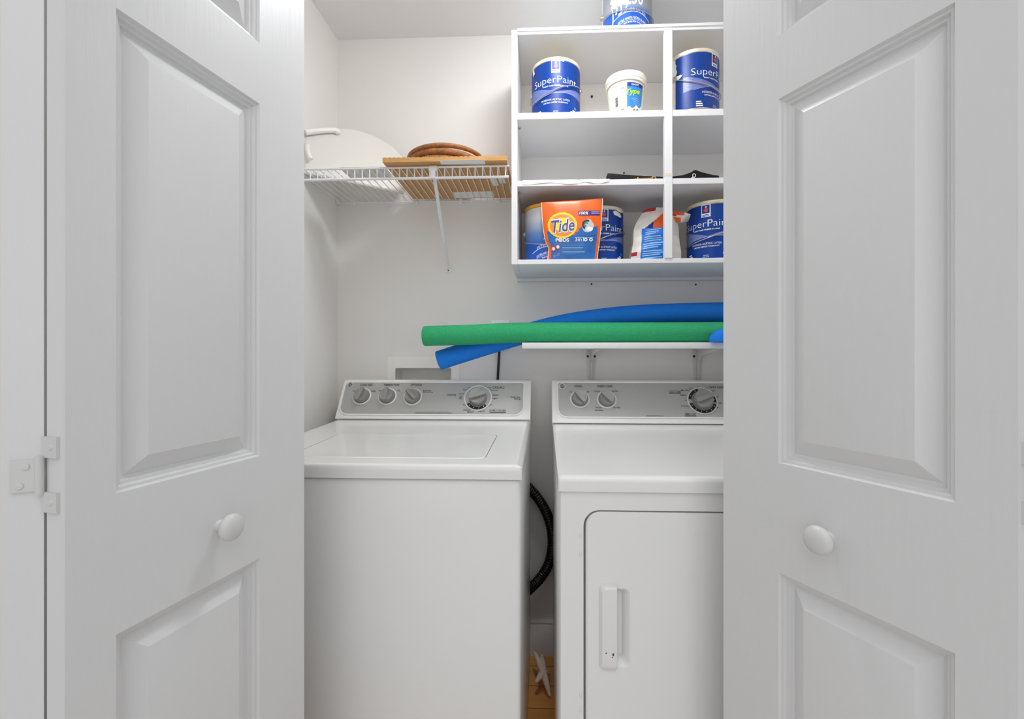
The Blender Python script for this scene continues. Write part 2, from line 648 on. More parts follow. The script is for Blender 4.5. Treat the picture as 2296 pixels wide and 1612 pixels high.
def bifold(name, near, d, back, top_mid, top_lo, label, side, jamb_deg):
    W = .375
    t = thing(name, label, 'bifold door', (near[0] + d[0] * .2, near[1] + d[1] * .2, 0), kind='structure')
    fr = make_frame(near, d, back)
    ps = [(.0515, .2695, .22, .7955), (.0515, .2695, .9685, top_mid), (.0515, .2695, top_lo, 1.93)]
    door_leaf(fr, W, ps, .015, 2.035, M_DOOR).build('leading_leaf', M_DOOR, t, smooth=0.3)
    # leaf hinged to the jamb, folded behind: starts beyond the knuckle
    hx = fr(-.001, LEAFT + .003, 0)
    a = math.radians(jamb_deg)
    jd = (math.sin(a) * side, math.cos(a))
    jb = (jd[1] * side, -jd[0] * side)          # its far side (away from the leading leaf)
    fj = make_frame((hx.x, hx.y), jd, jb)
    JT = .0345
    fj2 = lambda s, dep, z: fj(s, JT - dep, z)
    door_leaf(fj2, W, [(.1055, W - .0515, *p[2:]) for p in ps], .015, 2.035, M_DOOR, JT).build('jamb_leaf', M_DOOR, t, smooth=0.3)
    # knob
    kc = fr(.193, 0, .878)
    nrm = fr(0, -1, 0) - fr(0, 0, 0)
    ax = fr(1, 0, 0) - fr(0, 0, 0)
    prof = [(.009, 0), (.008, .006), (.0075, .011), (.012, .0145), (.0185, .018), (.0205, .0225), (.019, .0275), (.014, .031), (.007, .0325), (.0001, .033)]
    mb = MB()
    mb.loft([[kc + nrm * h + (ax * math.cos(k * PI / 16) + Vector((0, 0, 1)) * math.sin(k * PI / 16)) * r for k in range(32)] for r, h in prof])
    mb.build('knob', M_HW, t, smooth=1.0)
    # hinge on the edges
    for zz in (.30, 1.004, 1.75):
        h = MB()
        for (za, zb) in ((.019, .0425), (-.0425, -.020)):
            h.box(0, 1, 0, 1, 0, 1, None, fn=lambda p, za=za, zb=zb: fr(-.0035 + .0035 * p.x, .007 + (LEAFT - .004) * p.y, zz + za + (zb - za) * p.z))
        h.box(0, 1, 0, 1, 0, 1, None, fn=lambda p: fj(-.0035 + .0035 * p.x, .0005 + .0265 * p.y, zz - .018 + .036 * p.z))
        ho = h.build('hinge', M_HW, t)
        k = MB()
        kx = fr(-.0055, LEAFT + .002, 0)
        k.tube([(kx.x, kx.y, zz - .022), (kx.x, kx.y, zz + .021)], .0040, n=12)
        k.build('hinge_pin', M_HW, ho)
        for (ss, dz) in ((.014, .010), (.019, -.011)):
            s_ = MB()
            c = fj(-.0035, ss, zz + dz)
            nn = (fj(-1, 0, 0) - fj(0, 0, 0))
            aa = (fj(0, 1, 0) - fj(0, 0, 0))
            s_.loft([[c + nn * hh + (aa * math.cos(i * PI / 6) + Vector((0, 0, 1)) * math.sin(i * PI / 6)) * rr for i in range(12)] for rr, hh in ((.0042, 0), (.0036, .0012), (.0001, .0014))])
            s_.build('screw', M_HW, ho)
        for dz in (.031, -.031):
            s_ = MB()
            c = fr(-.0035, .016, zz + dz)
            nn = (fr(-1, 0, 0) - fr(0, 0, 0))
            aa = (fr(0, 1, 0) - fr(0, 0, 0))
            s_.loft([[c + nn * hh + (aa * math.cos(i * PI / 6) + Vector((0, 0, 1)) * math.sin(i * PI / 6)) * rr for i in range(12)] for rr, hh in ((.0035, 0), (.003, .001), (.0001, .0012))])
            s_.build('screw', M_HW, ho)
    return t


bifold('door_1', (-.5352, .4856), (.1979, .9802), (-.9802, .1979), 1.5637, 1.666,
       'white panelled bifold door folded open on the left with round knob and painted hinges', -1, 27)
bifold('door_2', (.494, .4962), (-.467, .8843), (.8843, .467), 1.543, 1.642,
       'white panelled bifold door folded open on the right beside the dryer', 1, 27)


# ================================================================ WASHER AND DRYER
CN = Vector((0, -.8592, .5117))      # the consoles' front plane
CT = Vector((0, .5117, .8592))
CO = Vector((0, 1.559, .9143))


def on_console(u, v):
    return on_plane(u, v, CO, CN)


def con_fn(c, off):
    return flat_fn(c, (1, 0, 0), CT, off)


def console(t, x0, x1, zb, m_body):
    yb = 1.559 + (zb + .001 - .9143) * .5955
    prof = [(1.578, zb), (yb + .0008, zb), (yb + .0012, zb + .002), (1.6364, 1.0443), (1.646, 1.0512), (1.69, 1.0505), (1.702, 1.040), (1.702, .896), (1.578, .896)]
    mb = MB()
    mb.prism(prof, 'x', x0, x1, m_body, bevel=.0035, seg=3)
    return mb.build('console', m_body, t)


def console_panel(t, x0, x1, v0, v1, rs, off=.0012, parts=None):
    """Grey faceplate: a rounded sheet a little proud of the console; v along the slope."""
    mb = MB()
    r = rrect(x0, x1, v0, v1, .02, 8, rs)
    rim = rrect(x0 - .004, x1 + .004, v0 - .004, v1 + .004, .02, 8, tuple(q + .004 for q in rs))
    f = lambda p, h: CO + Vector((p[0], 0, 0)) + CT * p[1] + CN * h
    mb.loft([[f(p, -.001) for p in rim], [f(p, .0028) for p in rim], [f(p, .0022) for p in r]], M_CONS)
    mb.loft([[f(p, .0022) for p in r], [f(p, off) for p in r]], M_CONS)
    mb.loft([[f(p, off) for p in r]] + [[f((x0 + (x1 - x0) * .5 + (p[0] - (x0 + x1) / 2) * .9, (v0 + v1) / 2 + (p[1] - (v0 + v1) / 2) * .9), off) for p in r]], M_PANEL, cap1=True)
    return mb


def knob(t, c, r_ring, r_knob, ang, name='knob', dark=None, thick=.006, body=.022):
    """Ring on the faceplate, turned cap with a finger ridge at an angle."""
    c = Vector(c)
    X = Vector((1, 0, 0))

    def f(x, y, h):
        return c + X * x + CT * y + CN * h

    def circ(r, h, n=40):
        return [f(r * math.cos(2 * PI * k / n), r * math.sin(2 * PI * k / n), h) for k in range(n)]
    mb = MB()
    mb.loft([circ(r_knob + .001, .002), circ(r_knob, .012), circ(r_knob * .96, body - .003), circ(r_knob * .9, body - .0005), circ(r_knob * .78, body - .001), circ(.001, body - .004)])
    # ridge
    ca, sa = math.cos(ang), math.sin(ang)
    w, l = r_knob * .24, r_knob * .97

    def g(p):
        x, y = p.x * w * (1 if p.z > 0 else 1.35), p.y * l * (1 if p.z > 0 else 1.02)
        h = body - .006 if p.z < 0 else body + .009
        return f(x * ca - y * sa, x * sa + y * ca, h)
    mb.box(-1, 1, -1, 1, -1, 1, None, .35, 2, g)
    k = mb.build(name, M_KNOB, t)
    ri = MB()
    ri.loft([circ(r_ring, .0012), circ(r_ring - .0005, .0045), circ(r_ring - thick * .5, .0055), circ(r_ring - thick, .0035), circ(r_ring - thick, .0015)])
    ri.build('ring', M_RING, k)
    if dark:
        d = MB()
        ff = con_fn(c, .0022)
        for (a0, a1) in dark:
            ring_print(d, ff, 0, 0, r_knob + .003, r_knob + .003, r_ring - thick - .001, r_ring - thick - .001, M_BLACK, 30, a0, a1)
            n = max(1, int((a1 - a0) / .42))
            rm = (r_knob + r_ring - thick + .002) / 2
            for i in range(n):
                a = a0 + (a1 - a0) * (i + .5) / n
                fx = con_fn(c + X * rm * math.cos(a) + CT * rm * math.sin(a), .0028)
                blob(d, fx, 0, 0, .0012, .0022, M_TXT, 8)
        d.build('dial_scale', M_BLACK, k, fixn=False)
    return k


def badge(t, c, r=.0115):
    c = Vector(c)
    mb = MB()
    X = Vector((1, 0, 0))
    f = lambda x, y, h: c + X * x + CT * y + CN * h
    circ = lambda r_, h: [f(r_ * math.cos(2 * PI * k / 32), r_ * math.sin(2 * PI * k / 32), h) for k in range(32)]
    mb.loft([circ(r, .001), circ(r, .004), circ(r * .86, .0045), circ(r * .84, .0035)], M_RING)
    mb.loft([circ(r * .84, .0035), circ(.0003, .0035)], M_PRINT)
    fn = con_fn(c, .0042)
    put_text(mb, 'GE', lambda x, y: fn(x, y - .004), r * 1.15, r * .72, M_RING, shear=.25)
    ring_print(mb, fn, 0, 0, r * .68, r * .68, r * .76, r * .76, M_RING, 32)
    return mb.build('badge', M_PRINT, t, fixn=False)


def ptext(mb, txt, u, v, wpx, hpx, m, bold=0.0):
    """Lettering on a console centred at a photo pixel; sizes in photo pixels at that distance."""
    c = on_console(u, v)
    k = (c - EYE).dot(_F) / FPX
    fn = con_fn(c, .0018)
    put_text(mb, txt, lambda x, y: fn(x, y - hpx * k * 1.05 / 2), wpx * k, hpx * k * 1.1, m, bold=bold)


def pbar(mb, u0, u1, v, hpx, m):
    c0, c1 = on_console(u0, v), on_console(u1, v)
    k = (c0 - EYE).dot(_F) / FPX
    fn = con_fn((c0 + c1) / 2, .0018)
    strip(mb, fn, -(c1.x - c0.x) / 2, (c1.x - c0.x) / 2, -hpx * k / 2, hpx * k / 2, m, 2)


# ----- washer
WX0, WX1 = -.736, -.050
washer = thing('washing_machine', 'white top-loading washing machine left of the narrow gap, grey control panel with four knobs', 'washing machine', ((WX0 + WX1) / 2, 1.3, 0))
mb = MB()
mb.box(WX0 + .004, WX1 - .004, .998, 1.66, .03, .868, None, .010, 3)
mb.build('cabinet', M_APPL, washer)
for xx in (WX0 + .07, WX1 - .07):
    for yy in (1.07, 1.6):
        mb = MB()
        mb.lathe([(.0, 0), (.022, 0), (.022, .012), (.01, .014), (.01, .032)], (xx, yy, 0), None, 20)
        mb.build('foot', M_BLACK, washer)


def deck_z(y):
    return .8995 + (y - .99) * (.9150 - .8995) / .569


mb = MB()
LX0, LX1, LY0, LY1 = -.606, -.1405, 1.046, 1.325
outer = rrect(WX0, WX1, .992, 1.60, .004, 6)
edge = rrect(WX0 + .004, WX1 - .004, .998, 1.60, .004, 6)
lo = rrect(WX0, WX1, .988, 1.60, .004, 6)
hole = rrect(LX0 - .003, LX1 + .003, LY0 - .003, LY1 + .003, .02, 6)
hin = rrect(LX0 - .003, LX1 + .003, LY0 - .003, LY1 + .003, .02, 6)
skirt = [[(p[0], p[1], z) for p in r_] for r_, z in ((edge, .866), (lo, .868), (lo, .884))]
for ix, iy, dz_ in ((.0010, .0004, .0130), (.0040, .0012, .0065), (.0085, .0030, .0020), (.0130, .0070, .0)):
    o2 = rrect(WX0 + ix, WX1 - ix, .988 + iy, 1.60, .004 + ix * .6, 6)
    skirt += [[(p[0], p[1], min(deck_z(p[1]) - dz_ * (1 if p[1] > 1.0 else .45), 9)) for p in o2]]
o3 = rrect(WX0 + .016, WX1 - .016, .998, 1.597, .010, 6)
skirt += [[(p[0], p[1], deck_z(p[1])) for p in o3]]
mid = [((a[0] * .4 + b[0] * .6), (a[1] * .4 + b[1] * .6)) for a, b in zip(o2, hole)]
skirt += [[(p[0], p[1], deck_z(p[1])) for p in mid]]
skirt += [[(p[0], p[1], deck_z(p[1])) for p in hole], [(p[0], p[1], deck_z(p[1]) - .014) for p in hin]]
mb.loft(skirt, None, cap1=True)
mb.build('top_deck', M_APPL, washer, smooth=0.5)
mb = MB()
l0 = rrect(LX0, LX1, LY0, LY1, .018, 6)
l1 = rrect(LX0 + .003, LX1 - .003, LY0 + .003, LY1 - .003, .016, 6)
l2 = rrect(LX0 + .07, LX1 - .07, LY0 + .05, LY1 - .04, .03, 6)
mb.loft([[(p[0], p[1], deck_z(p[1]) - .0135) for p in l0], [(p[0], p[1], deck_z(p[1]) - .0012) for p in l0], [(p[0], p[1], deck_z(p[1]) + .0008) for p in l1],
         [(p[0], p[1], deck_z(p[1]) - .0016) for p in l2]], None, cap1=True)
mb.build('lid', M_APPL, washer, smooth=0.5)
console(washer, WX0, WX1, .9185, M_CONS)
pl, pr = on_console(767, 900).x, on_console(1173, 890).x
vb = (on_console(960, 929) - CO).dot(CT)
vt = (on_console(960, 858.5) - CO).dot(CT)
mb = console_panel(washer, pl, pr, vb, vt, (.030, .030, .008, .012))
for (tx, u, v, w, h) in (('LOAD SIZE', 822, 863.5, 28, 4.6), ('TEMPERATURE', 878, 863.5, 36, 4.6), ('OPTIONS', 933.5, 863.5, 25, 4.6), ('WHITES', 1013, 886, 20, 4.6), ('CASUALS', 1118, 869, 26, 5), ('DARK COLORS', 1116, 921, 37, 4.4)):
    ptext(mb, tx, u, v, w, h, M_PRINT, .012)
for (tx, u, v, w, h) in (('Small', 796, 877, 9, 3.4), ('Large', 838, 877, 9, 3.4), ('Medium', 819, 871.5, 10, 3), ('Hot', 853, 876, 6, 3.4), ('Warm', 874, 871, 8, 3), ('Cold', 894, 876, 6, 3.4), ('Normal', 913, 877, 8, 3),
                         ('Extra Rinse', 958, 876, 18, 3.2), ('2nd Rinse Cycle', 960, 879.6, 22, 2.8), ('Heavy', 1055, 870, 13, 3), ('Normal', 1046, 874, 15, 3), ('Super Soak', 1035, 883, 12, 3), ('Light', 1033, 890, 8, 3), ('Soak', 1033, 894, 8, 3),
                         ('Off', 1072, 866, 5, 3), ('Spin', 1085, 866.5, 8, 3), ('Easy Care', 1096, 869.5, 11, 3), ('Normal', 1108, 875, 15, 3), ('Delicates', 1111, 886, 14, 3), ('Light', 1110, 893, 12, 3), ('Energy Saver', 1156, 890.5, 22, 3), ('Settings', 1160, 894.5, 15, 3),
                         ('Rinse', 1042, 908, 7, 3), ('Off', 1100, 908, 5, 3), ('Normal', 1047, 919.5, 15, 3.2), ('Medium', 1055, 924, 14, 3.2), ('Heavy Soil', 1080, 922.5, 15, 3.2)):
    ptext(mb, tx, u, v, w, h * 1.1, M_PRINT, .008)
pbar(mb, 1098, 1134, 925.2, 1.6, M_PRINT)
pbar(mb, 930, 1014, 926.5, 1.4, M_PRINTL)
ptext(mb, 'ENERGY EFFICIENT WASH SYSTEM', 972, 924.6, 78, 1.8, M_PRINTL)
cp = mb.build('control_panel', M_PANEL, washer, fixn=False)
badge(cp, on_console(786, 863.5))
for (u, v, a) in ((812, 889, -.25), (869, 889.5, 0), (926, 890.5, .75)):
    knob(washer, on_console(u, v), .0335, .0255, a)
knob(washer, on_console(1072, 893), .050, .031, -1.25, 'dial', dark=[(3.7, 5.55)], thick=.005, body=.026)

# ----- dryer
DX0, DX1 = .026, .712
DYF = .915
dryer = thing('clothes_dryer', 'white front-loading clothes dryer right of the narrow gap with a large door and pull handle', 'dryer', ((DX0 + DX1) / 2, 1.28, 0))
mb = MB()
dr = (.077, .662, .20, .8295)      # door opening
n_ = 6
fo = rrect(DX0 + .006, DX1 - .006, .035, .866, .004, n_)
fe = rrect(DX0 + .003, DX1 - .003, .032, .868, .006, n_)
ho = rrect(dr[0], dr[1], dr[2], dr[3], .032, n_)
mb.loft([[(p[0], 1.66, p[1]) for p in fe], [(p[0], DYF + .006, p[1]) for p in fe], [(p[0], DYF, p[1]) for p in fo], [(p[0], DYF, p[1]) for p in ho], [(p[0], DYF + .0015, p[1]) for p in ho], [(p[0], DYF + .030, p[1]) for p in ho]], None, cap0=True, cap1=True)
mb.build('cabinet', M_APPL, dryer, smooth=.5)
for xx in (DX0 + .07, DX1 - .07):
    for yy in (1.0, 1.6):
        mb = MB()
        mb.lathe([(.0, 0), (.022, 0), (.022, .012), (.01, .014), (.01, .036)], (xx, yy, 0), None, 20)
        mb.build('foot', M_BLACK, dryer)
# door with a pull
mb = MB()
g = .0048
d0 = rrect(dr[0] + g, dr[1] - .002, dr[2] + .002, dr[3] - .004, .029, n_)
d1 = rrect(dr[0] + g + .003, dr[1] - .005, dr[2] + .005, dr[3] - .007, .027, n_)
hx0, hx1 = at_y(1343, 1400, DYF).x, at_y(1413, 1400, DYF).x
hz0, hz1 = at_y(1375, 1503, DYF).z, at_y(1375, 1308, DYF).z
hm = at_y(1383, 1400, DYF).x
hr = rrect(hx0 + .004, hx1, hz0 + .006, hz1 - .010, .012, n_)
hr2 = rrect(hx0 + .006, hx1 - .003, hz0 + .009, hz1 - .013, .010, n_)
hr3 = rrect(hx0 + .008, hx1 - .014, hz0 + .020, hz1 - .022, .008, n_)
mb.loft([[(p[0], DYF + .028, p[1]) for p in d0], [(p[0], DYF + .003, p[1]) for p in d0], [(p[0], DYF, p[1]) for p in d1], [(p[0], DYF, p[1]) for p in hr], [(p[0], DYF + .002, p[1]) for p in hr2], [(p[0], DYF + .018, p[1]) for p in hr3]], None, cap0=True, cap1=True)
dd = mb.build('door', M_APPL, dryer, smooth=.5)
mb = MB()
ga = rrect(hx0, hm, hz0, hz1, .010, n_, (.012, .004, .002, .012))
gb = rrect(hx0 + .003, hm, hz0 + .006, hz1 - .004, .010, n_, (.010, .004, .002, .010))
gc = rrect(hx0 + .006, hm - .001, hz0 + .016, hz1 - .008, .008, n_, (.008, .004, .002, .008))
mb.loft([[(p[0], DYF + .006, p[1]) for p in ga], [(p[0], DYF - .001, p[1]) for p in ga], [(p[0], DYF - .007, p[1]) for p in gb], [(p[0], DYF - .010, p[1]) for p in gc]], None, cap0=True, cap1=True)
hd = mb.build('handle', M_APPL, dd, smooth=.6)
mb = MB()
hf = flat_fn((0, DYF - .0102, 0), (1, 0, 0), (0, 0, 1), .0006)
for (u, v, r_, s_) in ((1375, 1468, .0019, 1), (1359, 1464.5, .001, 2), (1373, 1474, .0010, 3)):
    c = at_y(u, v, DYF - .0105)
    blob(mb, hf, c.x, c.z, r_, r_ * 1.3, M_PRINT, 8, .4, s_)
mb.build('paint_chip', M_PRINT, hd, fixn=False)
for v in (1198, 1240, 1556, 1590):
    c = at_y(1302, v, DYF)
    mb = MB()
    mb.box(c.x - .0025, c.x + .0016, DYF - .0025, DYF + .004, c.z - .006, c.z + .006, None, .0012, 2)
    mb.build('door_catch', M_APPL, dryer)
# top
mb = MB()
dz = lambda y: .8985 + (y - .91) * (.9058 - .8985) / .65
lo = rrect(DX0, DX1, .9075, 1.60, .006, 6)
ed = rrect(DX0 + .004, DX1 - .004, .913, 1.60, .004, 6)
o2 = rrect(DX0 + .008, DX1 - .008, .918, 1.60, .004, 6)
o3 = rrect(DX0 + .011, DX1 - .011, .921, 1.597, .004, 6)
mb.loft([[(p[0], p[1], .866) for p in ed], [(p[0], p[1], .868) for p in lo], [(p[0], p[1], .888) for p in lo], [(p[0], p[1] + .001, dz(p[1]) - .006) for p in lo], [(p[0], p[1] + .004, dz(p[1]) - .002) for p in lo],
         [(p[0], p[1], dz(p[1])) for p in o2], [(p[0], p[1], dz(p[1])) for p in o3]], None, cap1=True)
mb.build('top_deck', M_APPL, dryer, smooth=.5)
console(dryer, DX0 - .002, DX1, .9090, M_CONS)
pl = on_console(1252, 890).x
vb = (on_console(1400, 935) - CO).dot(CT)
vt = (on_console(1400, 859) - CO).dot(CT)
mb = console_panel(dryer, pl, DX1 - .024, vb, vt, (.030, .030, .012, .008))
for (tx, u, v, w, h) in (('SIGNAL', 1297, 866, 18, 4.8), ('FABRIC CARE', 1356, 866.5, 34, 4.8), ('COTTONS', 1513, 879, 26, 5), ('EASY CARE', 1607, 868.5, 32, 4.8), ('TIMED DRY', 1548, 929, 26, 4.8)):
    ptext(mb, tx, u, v, w, h, M_PRINT, .012)
for (tx, u, v, w, h) in (('On', 1280, 879, 6, 3.4), ('Off', 1318, 879, 6, 3.4), ('Cottons', 1338, 877, 14, 3.4), ('Easy Care', 1379, 877, 14, 3.4), ('Delicates', 1342, 914, 14, 3.2), ('Ultra Delicate', 1343, 920, 18, 3.2), ('No Heat', 1383, 914, 15, 3.4),
                         ('More Dry', 1536, 875.5, 18, 3.4), ('Less Dry', 1551, 872, 12, 3), ('Damp Dry', 1532, 886, 14, 3.2), ('Off', 1537, 898, 4, 3), ('Time Dry', 1536, 910.5, 20, 3), ('Off', 1565, 868.5, 5, 3), ('Normal', 1580, 870.5, 15, 3), ('Less Dry', 1597, 876.5, 12, 3),
                         ('Off', 1608, 890.5, 4, 3), ('Dewrinkle', 1613, 903.7, 8, 3), ('80', 1608, 914, 4, 3), ('70', 1601, 923, 4, 3), ('60', 1590, 928, 4, 3), ('50', 1578, 929.5, 4, 3), ('30', 1567, 927, 4, 3), ('20', 1555, 921, 4, 3)):
    ptext(mb, tx, u, v, w, h * 1.1, M_PRINT, .008)
pbar(mb, 1535.5, 1561, 933, 1.4, M_PRINT)
pbar(mb, 1500, 1526, 882.2, 1.2, M_PRINT)
pbar(mb, 1449, 1487, 932.8, 1.3, M_PRINTL)
cp = mb.build('control_panel', M_PANEL, dryer, fixn=False)
badge(cp, on_console(1260.5, 867))
for (u, v, a) in ((1300, 895, .62), (1360, 896, .75)):
    knob(dryer, on_console(u, v), .0345, .0265, a)
knob(dryer, on_console(1574.5, 899), .0515, .0335, -1.2, 'dial', dark=[(-.30 + .15, .35), (1.75, 3.0), (3.35, 6.0)], thick=.004, body=.026)

# ----- things between and behind the machines
def spline(ctrl, n=12):
    out = []
    P_ = [Vector(c) for c in ctrl]
    P_ = [P_[0] * 2 - P_[1]] + P_ + [P_[-1] * 2 - P_[-2]]
    for i in range(1, len(P_) - 2):
        a, b, c, d = P_[i - 1:i + 3]
        for k in range(n):
            t_ = k / n
            out.append(.5 * ((2 * b) + (c - a) * t_ + (2 * a - 5 * b + 4 * c - d) * t_ ** 2 + (3 * b - a - 3 * c + d) * t_ ** 3))
    out.append(P_[-2])
    return out


hp = spline([at_y(u, v, 1.70) for u, v in ((1120, 1040), (1160, 1070), (1187, 1095), (1213, 1127), (1232, 1168), (1239, 1214), (1232, 1259), (1213, 1294), (1187, 1321), (1160, 1340), (1120, 1362))], 22)
mb = MB()
mb.tube(hp, [.0185 + .0016 * math.sin(i * 2.2) for i in range(len(hp))], None, 14)
tag(mb.build('drain_hose', M_HOSE, smooth=1.2), 'black corrugated drain hose bulging out behind the washer into the gap', 'hose')

t = thing('starfish', 'white dried starfish propped on the wood floor in the gap between the machines', 'starfish', (-.005, 1.56, 0))
ctr = at_y(1218, 1509, 1.56)
tips = [Vector((-.040, 1.640, .074)), Vector((-.012, 1.645, .061)), Vector((-.030, 1.520, .047)), Vector((.017, 1.515, .0055)), Vector((.018, 1.612, .008))]
mb = MB()
for k, tp in enumerate(tips):
    pts, rr = [], []
    for i in range(13):
        q = i / 12
        p = ctr.lerp(tp, q) + Vector((0, 0, .004 * math.sin(q * PI)))
        pts.append(p)
        rr.append((.0095 * (1 - q) ** .8 + .0042) * (1 if i < 12 else .35))
    mb.tube(pts, rr, None, 10)
mb.add(*(lambda b_: ([v.co * .0115 + ctr for v in b_.verts], [[w.index for w in f.verts] for f in b_.faces]))((lambda b_: (bmesh.ops.create_icosphere(b_, subdivisions=2, radius=1), b_.verts.index_update(), b_)[2])(bmesh.new())))
st = mb.build('body', M_STAR, t, smooth=1.5)

# power cord and its outlet, behind the pool noodles
t = thing('wall_outlet', 'white wall outlet mostly hidden behind the green noodle', 'outlet', (0, 0, 0))
ROOT[t.name] = Matrix.Translation(at_y(1122, 751, YW))
t.location = at_y(1122, 751, YW)
c = at_y(1122, 751, YW)
mb = MB()
mb.box(c.x - .035, c.x + .035, YW - .006, YW, c.z - .057, c.z + .057, None, .003, 2)
mb.build('cover_plate', M_PLWHITE, t)
mb = MB()
mb.box(c.x - .017, c.x + .017, YW - .008, YW - .005, c.z + .008, c.z + .040, None, .003, 2)
mb.build('socket', M_PLWHITE, t)
mb = MB()
c0 = at_y(1121, 775, YW - .03)
pp = spline([(c.x, YW - .016, c.z - .02), (c0.x, YW - .03, c0.z + .004), at_y(1119, 795, YW - .016), at_y(1117, 830, YW - .012), at_y(1115, 870, YW - .012), at_y(1110, 960, YW - .014)], 10)
mb.tube(pp, .0048, None, 10)
mb.box(c.x - .014, c.x + .014, YW - .032, YW - .0085, c.z - .042, c.z - .010, None, .004, 2)
tag(mb.build('power_cord', M_BLACK), 'black power cord dropping behind the washer below the noodles', 'cord')


# ================================================================ WIRE SHELF AND WHAT LIES ON IT
SZ = 1.738
SYF = 1.425
SX0, SX1 = XL + .002, -.1135
wshelf = thing('wire_shelf', 'white vinyl-coated wire shelf on the upper left of the back wall', 'wire shelf', ((SX0 + SX1) / 2, 1.6, SZ))
mb = MB()
step = .02405
xs_ = []
x_ = at_y(1133.5, 380, SYF).x
while x_ > SX0 + .004:
    xs_.append(x_)
    x_ -= step
LIPZ = 1.7005
for x_ in xs_:
    mb.tube([(x_, YW - .006, SZ), (x_, SYF + .008, SZ), (x_, SYF + .002, SZ - .001), (x_, SYF - .001, SZ - .006), (x_, SYF - .001, LIPZ)], .0019, None, 6)
mb.build('deck_wires', M_WIRE, wshelf)
for (y_, z_, r_) in ((SYF - .002, SZ - .0035, .0030), (SYF - .002, LIPZ, .0042)):
    mb = MB()
    mb.tube([(SX0, y_, z_), (SX1, y_, z_)], r_, None, 10)
    mb.build('front_rail', M_WIRE, wshelf)
for (y_, z_, r_) in ((YW - .008, SZ - .0045, .0028),):
    mb = MB()
    mb.tube([(SX0, y_, z_), (SX1, y_, z_)], r_, None, 10)
    mb.build('cross_rail', M_WIRE, wshelf)
mb = MB()
b0 = at_y(971, 380, SYF - .004)
b1 = at_y(1005, 602, YW - .008)
mb.tube([b0 + Vector((0, .004, 0)), b0.lerp(b1, .5), b1], [.006, .0062, .0048], None, 10)
mb.box(b1.x - .011, b1.x + .011, YW - .006, YW, b1.z - .016, b1.z + .008, None, .002, 2)
br = mb.build('brace', M_WIRE, wshelf)
mb = MB()
mb.box(b0.x - .014, b0.x + .014, SYF - .009, SYF + .004, b0.z - .006, b0.z + .012, None, .004, 2)
mb.box(b0.x - .008, b0.x + .008, SYF - .009, SYF + .004, LIPZ - .004, b0.z, None, .003, 2)
mb.build('brace_clip', M_WIRE, br)
mb = MB()
mb.tube([(b1.x, YW - .0085, b1.z - .008), (b1.x, YW - .005, b1.z - .008)], .0022, None, 10)
mb.build('screw', M_PRINT, br)
for u in (794, 933, 1032, 1119):
    c = at_y(u, 452, YW - .005)
    mb = MB()
    mb.box(c.x - .008, c.x + .008, YW - .014, YW, SZ - .014, SZ + .004, None, .003, 2)
    mb.tube([(c.x, YW - .016, SZ - .008), (c.x, YW - .012, SZ - .008)], .003, None, 8)
    mb.build('wall_clip', M_WIRE, wshelf)
mb = MB()
mb.box(SX0 - .0015, SX0 + .012, YW - .020, YW - .002, SZ - .012, SZ + .008, None, .003, 2)
mb.build('end_bracket', M_WIRE, wshelf)

DECK = SZ + .0021
# slatted wooden board
bd = thing('wooden_board', 'pale slatted wooden board lying on the wire shelf under the wicker tray', 'wooden board', (-.309, 1.56, DECK))
mb = MB()
bx0_, bx1_, by0, by1, bh = -.505, -.117, 1.395, 1.725, .0155
ns = 26
poly = [(bx0_, DECK + .0006), (bx1_, DECK + .0006)]
for i in range(ns):
    xr = bx1_ - (bx1_ - bx0_) * i / ns
    w = (bx1_ - bx0_) / ns
    poly += [(xr, DECK + bh - .0022), (xr - w * .18, DECK + bh - .0004), (xr - w * .5, DECK + bh), (xr - w * .82, DECK + bh - .0004)]
poly += [(bx0_, DECK + bh - .0022)]
mb.prism(poly, 'y', by0, by1, None)
mb.build('slats', M_WOOD, bd, smooth=.4)


def under_label(px, name, m=M_PAPER):
    mb_ = MB()
    z_ = DECK + .0003
    pts = [at_z(u, v, z_) for u, v in px]
    mb_.add(pts + [p + Vector((0, 0, .0003)) for p in pts], [(0, 1, 2, 3), (4, 5, 6, 7), (0, 1, 5, 4), (1, 2, 6, 5), (2, 3, 7, 6), (3, 0, 4, 7)])
    return mb_.build(name, m, bd)


under_label(((1016, 431), (1105, 429), (1109, 443), (1020, 444)), 'paper_label')
under_label(((985, 360), (1086, 357.5), (1088, 368.5), (989, 368.5)), 'paper_label')
under_label(((1096, 396), (1110, 396), (1119, 416), (1106, 417)), 'paper_label')
under_label(((1115, 396), (1128, 396), (1135, 411), (1121, 411)), 'paper_label')

# wicker tray
wk = thing('wicker_tray', 'round coiled brown wicker tray lying on the wooden board', 'wicker tray', (-.362, 1.576, DECK + bh))
NW = 320
cx_ = (at_y(986, 330, 1.46)).x - .004
for k, (R_, r_, z_, nm) in enumerate(((.126, .0075, 1.8165, 'rim'), (.121, .0105, 1.797, 'coil'), (.117, .0115, 1.7745, 'coil'))):
    mb = MB()
    pts = [(cx_ + .002 * k + R_ * math.sin(2 * PI * i / NW), 1.576 - R_ * math.cos(2 * PI * i / NW), z_ + .003 * math.sin(2 * PI * i / NW + k) - (.004 if k == 1 else 0) * math.sin(2 * PI * i / NW)) for i in range(NW)]
    mb.tube(pts, [r_ * (1 + .035 * math.sin(i * PI / 2)) for i in range(NW)] if k else r_, None, 10, closed=True)
    mb.build(nm, M_WICK, wk, smooth=1.2)
mb = MB()
mb.lathe([(.001, 0), (.112, 0), (.114, .004), (.114, .01), (.001, .01)], (cx_ + .002, 1.576, DECK + bh + .0004), None, 48)
mb.build('base', M_WICK, wk)

